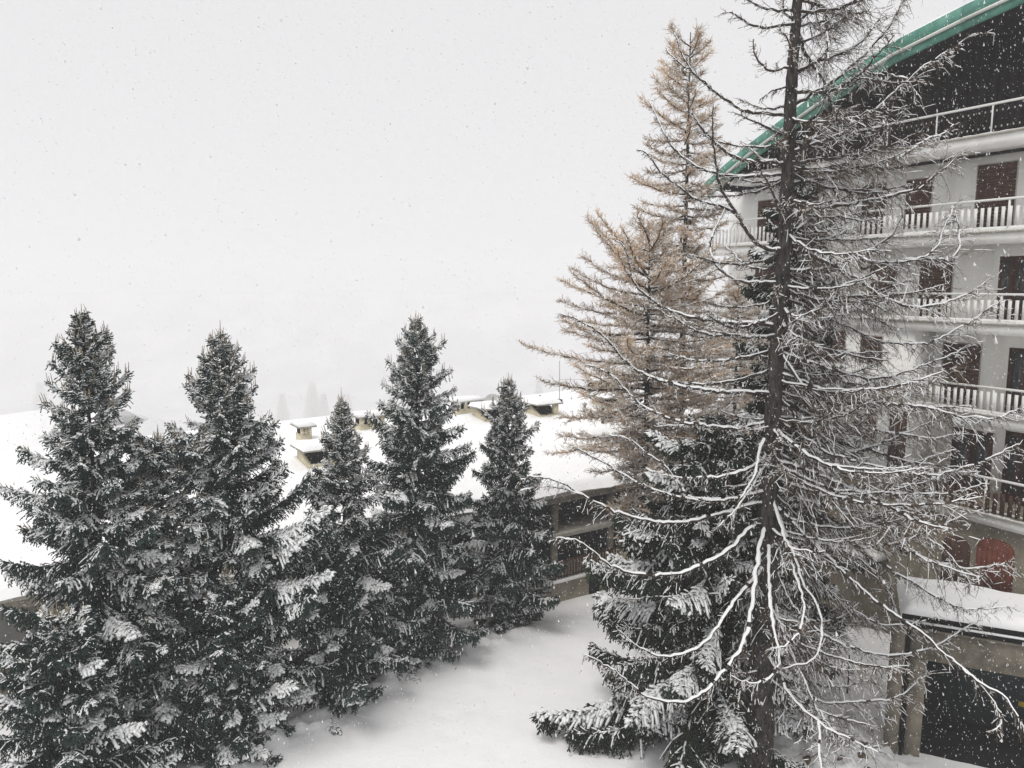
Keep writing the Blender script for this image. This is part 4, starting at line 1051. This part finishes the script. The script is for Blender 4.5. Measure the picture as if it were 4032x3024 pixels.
# the rest of the whorls, thinner limbs on all sides, sharing a few limb meshes
DL = {'s': [], 'd': []}
for st_, lens in (('d', (1.5, 2.2, 3.0, 3.8)), ('s', (1.2, 2.0, 2.8))):
    for L in lens:
        for v in range(3):
            R = np.random.default_rng(900 + int(L * 10) + v * 31); sx_ = np.linspace(0, 1, 12)
            p = np.stack([L * sx_, L * 0.14 * np.sin(3.2 * sx_ + v * 2) * sx_, L * (R.uniform(0.28, 0.55) * sx_ ** 2 - R.uniform(0.28, 0.55) * sx_)], 1)
            mb = MB(); limb(p, 0.016 + 0.007 * L, st_, R, mb, mb, ms=2, snow=0.6, tl=1.1, dens=1.1)
            if st_ == 'd':      # a forked side limb
                f_ = int(5 + v); q = p[f_][None] + np.stack([0.5 * L * sx_ * 0.7, (1 if v % 2 else -1) * 0.5 * L * sx_ * 0.6, L * 0.10 * sx_ ** 2 - 0.05 * L * sx_], 1)
                limb(q, 0.012 + 0.004 * L, st_, R, mb, mb, ms=2, snow=0.6, tl=1.0, dens=1.0)
            o = mb.build('limb', [M['bough'], M['twig'], M['twig_snow']]); DL[st_].append((L, o.data)); bpy.data.objects.remove(o)
for k in range(125):
    z = 2.6 + 17.9 * rng.random() ** 1.15
    az = rng.uniform(-1.2, 1.15) if k % 3 else rng.uniform(1.9, 4.3)
    if k % 7 == 3: az = rng.uniform(-2.3, -0.9)
    left = math.cos(az) < 0
    L = np.interp(z, [2.6, 5, 10, 16, 21], [2.8, 4.0, 4.3, 2.7, 1.3]) * rng.uniform(0.5, 1.08) * (0.72 if left else 1.0) * (0.5 if -2.3 < az < -1.2 else 1.0)
    st_ = 's' if left else 'd'
    L0, me = sorted(DL[st_], key=lambda q: abs(math.log(q[0] / L)))[int(rng.integers(0, 3))]
    o = bpy.data.objects.new('limb', me); COL.objects.link(o); o.parent = larch; o.location = trunk_at(z)
    f = L / L0; o.scale = (f, f ** 0.6 * (1 if rng.random() < 0.5 else -1), f ** 0.6)
    o.rotation_euler = (rng.normal(0, 0.2), -rng.normal(np.interp(z, [3, 12, 20], [-0.12, 0.0, 0.18]), 0.16), az)

G2 = 'rust tinged larches behind the big bare larch'
TL = []
for i_, L in enumerate((0.45, 0.8, 1.2, 1.7, 2.2, 2.8, 3.4)):
    for v in range(2):
        R = np.random.default_rng(500 + i_ * 3 + v); sx_ = np.linspace(0, 1, 10)
        p = np.stack([L * sx_, L * 0.07 * np.sin(3 * sx_ + v * 2), L * (0.26 * sx_ ** 2 - 0.20 * sx_)], 1)
        mb = MB(); limb(p, 0.010 + 0.011 * L, 't', R, mb, mb, ms=2, tl=0.95, snow=0.75, tw=0.0085, upcurl=0.10)
        o = mb.build('limb', [M['bough'], M['tan'], M['twig_snow']]); TL.append((L, o.data)); bpy.data.objects.remove(o)
def autumn_larch(loc, H, prof, seed, label, n, r0, clear=0.25, skew=0.0):
    R = np.random.default_rng(seed)
    t_ = empty('larch_tree', loc, 0, label, 'tree', G2)
    trunk_mesh([(0, 0, -1.5), (0.05, 0, H * 0.5), (0.02, 0, H)], r0, 0.015, R, 10, 30).build('trunk', M['bark'], t_, smooth=True)
    crown = bpy.data.objects.new('crown', None); COL.objects.link(crown); crown.parent = t_; crown.empty_display_size = 0.3
    for k in range(n):
        z = H * (clear + (0.985 - clear) * (k + R.random()) / n); az = k * 2.39996 + R.normal(0, 0.3)
        L = np.interp(z / H, prof[0], prof[1]) * R.uniform(0.55, 1.15) * (1 + skew * max(0, -math.cos(az)) - abs(skew) * 0.4 * max(0, math.cos(az))) + 0.12
        el = np.interp(z / H, [0, 0.5, 0.85, 1], [-0.35, -0.10, 0.12, 0.8]) + R.normal(0, 0.15)
        L0, me = sorted(TL, key=lambda q: abs(math.log(q[0] / L)))[int(R.integers(0, 2))]
        o = bpy.data.objects.new('limb', me); COL.objects.link(o); o.parent = crown; o.location = (0.03, 0, z)
        f = L / L0; o.scale = (f, f ** 0.5 * (1 if R.random() < 0.5 else -1), f ** 0.5); o.rotation_euler = (R.normal(0, 0.15), -el, az)
autumn_larch((6.0, 27, -0.8), 21.2, ([0, 0.3, 0.5, 0.7, 0.85, 1], [1.6, 1.8, 2.1, 2.1, 1.4, 0.5]), 31, 'tallest rust tinged larch, its crown rising alone against the white sky', 150, 0.20, skew=0.25)
autumn_larch((4.25, 24, -0.3), 13.7, ([0, 0.3, 0.45, 0.54, 0.64, 0.82, 0.93, 1], [0.5, 0.6, 0.9, 1.9, 3.1, 2.8, 2.0, 0.7]), 32, 'orange brown larch of middle height reaching left over the low house roof', 165, 0.19, skew=0.30, clear=0.22)
autumn_larch((8.6, 29.2, -0.8), 13.0, ([0, 0.35, 0.6, 0.8, 1], [1.2, 1.6, 1.7, 1.3, 0.3]), 33, 'lower rust brown larch between the big trunk and the chalet corner', 110, 0.15)

# faint trees across the valley
R = np.random.default_rng(9)
def far_tree(H, rmax, seed, m):
    R_ = np.random.default_rng(seed); mb_ = MB()
    n = 2600
    z = H * (0.08 + 0.92 * R_.random(n) ** 0.9); t_ = 1 - z / H
    an = R_.uniform(0, 6.283, n); r_ = rmax * (t_ ** 1.05) * np.sqrt(R_.random(n)) * (0.75 + 0.35 * np.sin(z * 2.1 + seed) ** 2 + 0.2 * np.sin(3 * an + z))
    c = np.stack([r_ * np.cos(an), r_ * np.sin(an), z], 1)
    d = unit(np.stack([np.cos(an), np.sin(an), R_.uniform(-0.5, 0.6, n)], 1))
    mb_.spikes(c, c + d * R_.uniform(0.7, 1.7, n)[:, None] - UP * 0.3, 0.16, bulge=0.5)
    return mb_
fm = {}
spots = []
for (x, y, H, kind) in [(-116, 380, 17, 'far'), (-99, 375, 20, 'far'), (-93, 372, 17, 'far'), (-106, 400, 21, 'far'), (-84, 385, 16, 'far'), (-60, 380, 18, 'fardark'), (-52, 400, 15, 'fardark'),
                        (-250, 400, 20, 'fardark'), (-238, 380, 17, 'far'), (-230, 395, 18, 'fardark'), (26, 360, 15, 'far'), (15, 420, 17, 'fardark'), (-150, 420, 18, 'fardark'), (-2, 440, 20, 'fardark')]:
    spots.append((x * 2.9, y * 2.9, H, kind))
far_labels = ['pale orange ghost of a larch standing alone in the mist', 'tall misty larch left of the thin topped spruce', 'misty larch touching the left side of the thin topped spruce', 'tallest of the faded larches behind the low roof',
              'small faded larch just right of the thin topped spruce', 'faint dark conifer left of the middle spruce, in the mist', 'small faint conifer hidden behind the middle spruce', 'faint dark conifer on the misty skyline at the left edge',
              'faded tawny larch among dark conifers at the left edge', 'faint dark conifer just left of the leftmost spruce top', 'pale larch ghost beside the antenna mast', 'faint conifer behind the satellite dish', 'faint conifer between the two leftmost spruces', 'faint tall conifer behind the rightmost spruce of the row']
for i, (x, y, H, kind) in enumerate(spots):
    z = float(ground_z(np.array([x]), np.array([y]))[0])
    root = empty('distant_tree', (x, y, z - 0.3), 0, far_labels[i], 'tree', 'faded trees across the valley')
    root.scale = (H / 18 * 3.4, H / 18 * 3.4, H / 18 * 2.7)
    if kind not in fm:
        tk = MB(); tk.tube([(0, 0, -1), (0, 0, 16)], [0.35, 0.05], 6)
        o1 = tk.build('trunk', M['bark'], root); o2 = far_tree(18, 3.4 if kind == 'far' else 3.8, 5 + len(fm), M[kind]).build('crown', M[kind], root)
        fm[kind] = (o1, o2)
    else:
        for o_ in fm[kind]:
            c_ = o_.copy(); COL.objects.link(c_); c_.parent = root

# ------------------------------------------------------------------ small things by the larch
fp = np.array([4.95, 19.1]); gz = float(ground_z(np.array([fp[0]]), np.array([fp[1]]))[0])
fence = empty('wire_fence', (4.95, 19.1, gz), 0, 'sagging wire netting on a dark wooden post under the spruce boughs', 'fence')
mb = MB(); mb.tube([(0, 0, -0.5), (0.0, 0.0, 1.15)], [0.05, 0.042], 7); mb.build('post', M['bough'], fence)
mb = MB(); mb.tube([(0.95, -0.55, -0.5), (0.97, -0.56, 0.95)], [0.04, 0.035], 7); mb.build('post', M['bough'], fence)
mb = MB(); a0 = np.array([0.0, 0.0, 0.0]); a1 = np.array([0.96, -0.555, 0.0])
S0, S1 = [], []
for k in range(-14, 26):
    for sg in (1, -1):
        u0 = k * 0.06; pa = (u0, 0.05); pb = (u0 + sg * 1.0, 1.05)
        n = 10
        for i in range(n):
            f0, f1 = i / n, (i + 1) / n
            ua, ub = u0 + sg * f0, u0 + sg * f1
            if 0 <= ua <= 1.1 and 0 <= ub <= 1.1:
                S0.append(a0 + (a1 - a0) * ua / 1.1 + UP * (0.05 + f0)); S1.append(a0 + (a1 - a0) * ub / 1.1 + UP * (0.05 + f1))
mb.sticks(S0, S1, 0.0022, 0.0022); nw = mb.build('netting', M['metal'], fence); nw['kind'] = 'stuff'
bx = np.array([5.2, 17.75]); gz = float(ground_z(np.array([bx[0]]), np.array([bx[1]]))[0])
box = empty('ground_box', (5.2, 17.9, gz), math.radians(20), 'dark flat metal box with a snow lump beside the larch trunk', 'box')
boxpart('body', (-0.3, -0.2, -0.1), (0.3, 0.2, 0.30), M['black'], box)
boxpart('lid', (-0.33, -0.23, 0.301), (0.33, 0.23, 0.34), M['black'], box)
mb = MB(); mb.tube([(-0.08, 0, 0.335), (-0.08, 0, 0.40), (-0.08, 0, 0.44)], [0.09, 0.075, 0.01], 8); mb.build('snow_lump', M['snow'], box)
gz = float(ground_z(np.array([10.4]), np.array([22.2]))[0])
mb = MB(); mb.tube([(0, 0, -0.3), (0.02, 0, 0.5), (0.0, 0.0, 1.25)], [0.025, 0.022, 0.02], 6)
tag(mb.build('marker_stake', M['black'], loc=(10.4, 22.2, gz)), 'thin dark stake upright in the snow left of the garage pillars', 'stake')
# bare clods, stones and fallen twigs in the trodden snow
crumbs = [(7.1, 17.0), (7.5, 17.9), (8.2, 16.8), (8.0, 18.6), (8.9, 17.6), (9.3, 18.7), (7.3, 19.1), (9.7, 17.9), (8.6, 19.4), (7.9, 17.3), (9.0, 18.2), (8.4, 18.0)]
where = ['nearest the larch foot', 'right of the larch foot', 'at the bottom edge', 'in the middle of the churned snow', 'between larch and garage', 'close to the left pillar', 'behind the larch foot', 'at the foot of the pillars',
         'furthest up the churned snow', 'small one among footprints', 'half buried before the pillars', 'flat one amid the clods']
for i, (x, y) in enumerate(crumbs):
    R_ = np.random.default_rng(200 + i); z = float(ground_z(np.array([x]), np.array([y]))[0])
    k = 9; an = np.arange(k) * 2 * math.pi / k; r_ = R_.uniform(0.05, 0.13) * R_.uniform(0.5, 1.35, k); h = R_.uniform(0.02, 0.06)
    v = [(r_[j] * math.cos(an[j]) * 1.4, r_[j] * math.sin(an[j]), -0.05) for j in range(k)] + [(r_[j] * 0.7 * math.cos(an[j]) * 1.4, r_[j] * 0.7 * math.sin(an[j]), h * R_.uniform(0.7, 1.1)) for j in range(k)] + [(0, 0, h * 1.15)]
    mb = MB(); mb.add(v, q=[(j, (j + 1) % k, k + (j + 1) % k, k + j) for j in range(k)], t=[(k + j, k + (j + 1) % k, 2 * k) for j in range(k)])
    o = mb.build('clod', M['dirt'], loc=(x, y, z)); o.rotation_euler = (0, 0, R_.uniform(0, 6))
    tag(o, 'brown clod of bare earth in trodden snow, ' + where[i], 'clod', 'earth clods in the churned snow')

# ------------------------------------------------------------------ falling snow
R = np.random.default_rng(123)
n = 100000
y = 8.0 + 23.5 * R.random(n) ** 0.75
x = (R.random(n) * 2 - 1) * (0.72 * y + 1.5)
z = 12 + (R.random(n) * 1.15 - 0.72) * y
ok = z > -0.8
x, y, z = x[ok], y[ok], z[ok]; n = len(x)
c = np.stack([x, y, z], 1)
r = R.lognormal(math.log(0.0044), 0.5, n)
d = unit(np.array([0.16, 0.05, -1.0]) + R.normal(0, 0.13, (n, 3)))
l = r * R.uniform(1.3, 3.0, n)
sd_ = unit(np.cross(d, np.array([0.3, 1.0, 0.1]))); fd_ = np.cross(sd_, d)
v = np.stack([c - d * l[:, None], c + sd_ * r[:, None], c - sd_ * (r * 0.5)[:, None] + fd_ * r[:, None], c - sd_ * (r * 0.5)[:, None] - fd_ * r[:, None]], 1)
v[:, 1:] += (d * (l * 0.8)[:, None])[:, None]
b_ = (np.arange(n) * 4)[:, None]
mb = MB(); mb.add(v, t=np.concatenate([b_ + np.array([[0, 2, 1]]), b_ + np.array([[0, 3, 2]]), b_ + np.array([[0, 1, 3]]), b_ + np.array([[1, 2, 3]])]))
tag(mb.build('falling_snow', M['flake']), kind='stuff')
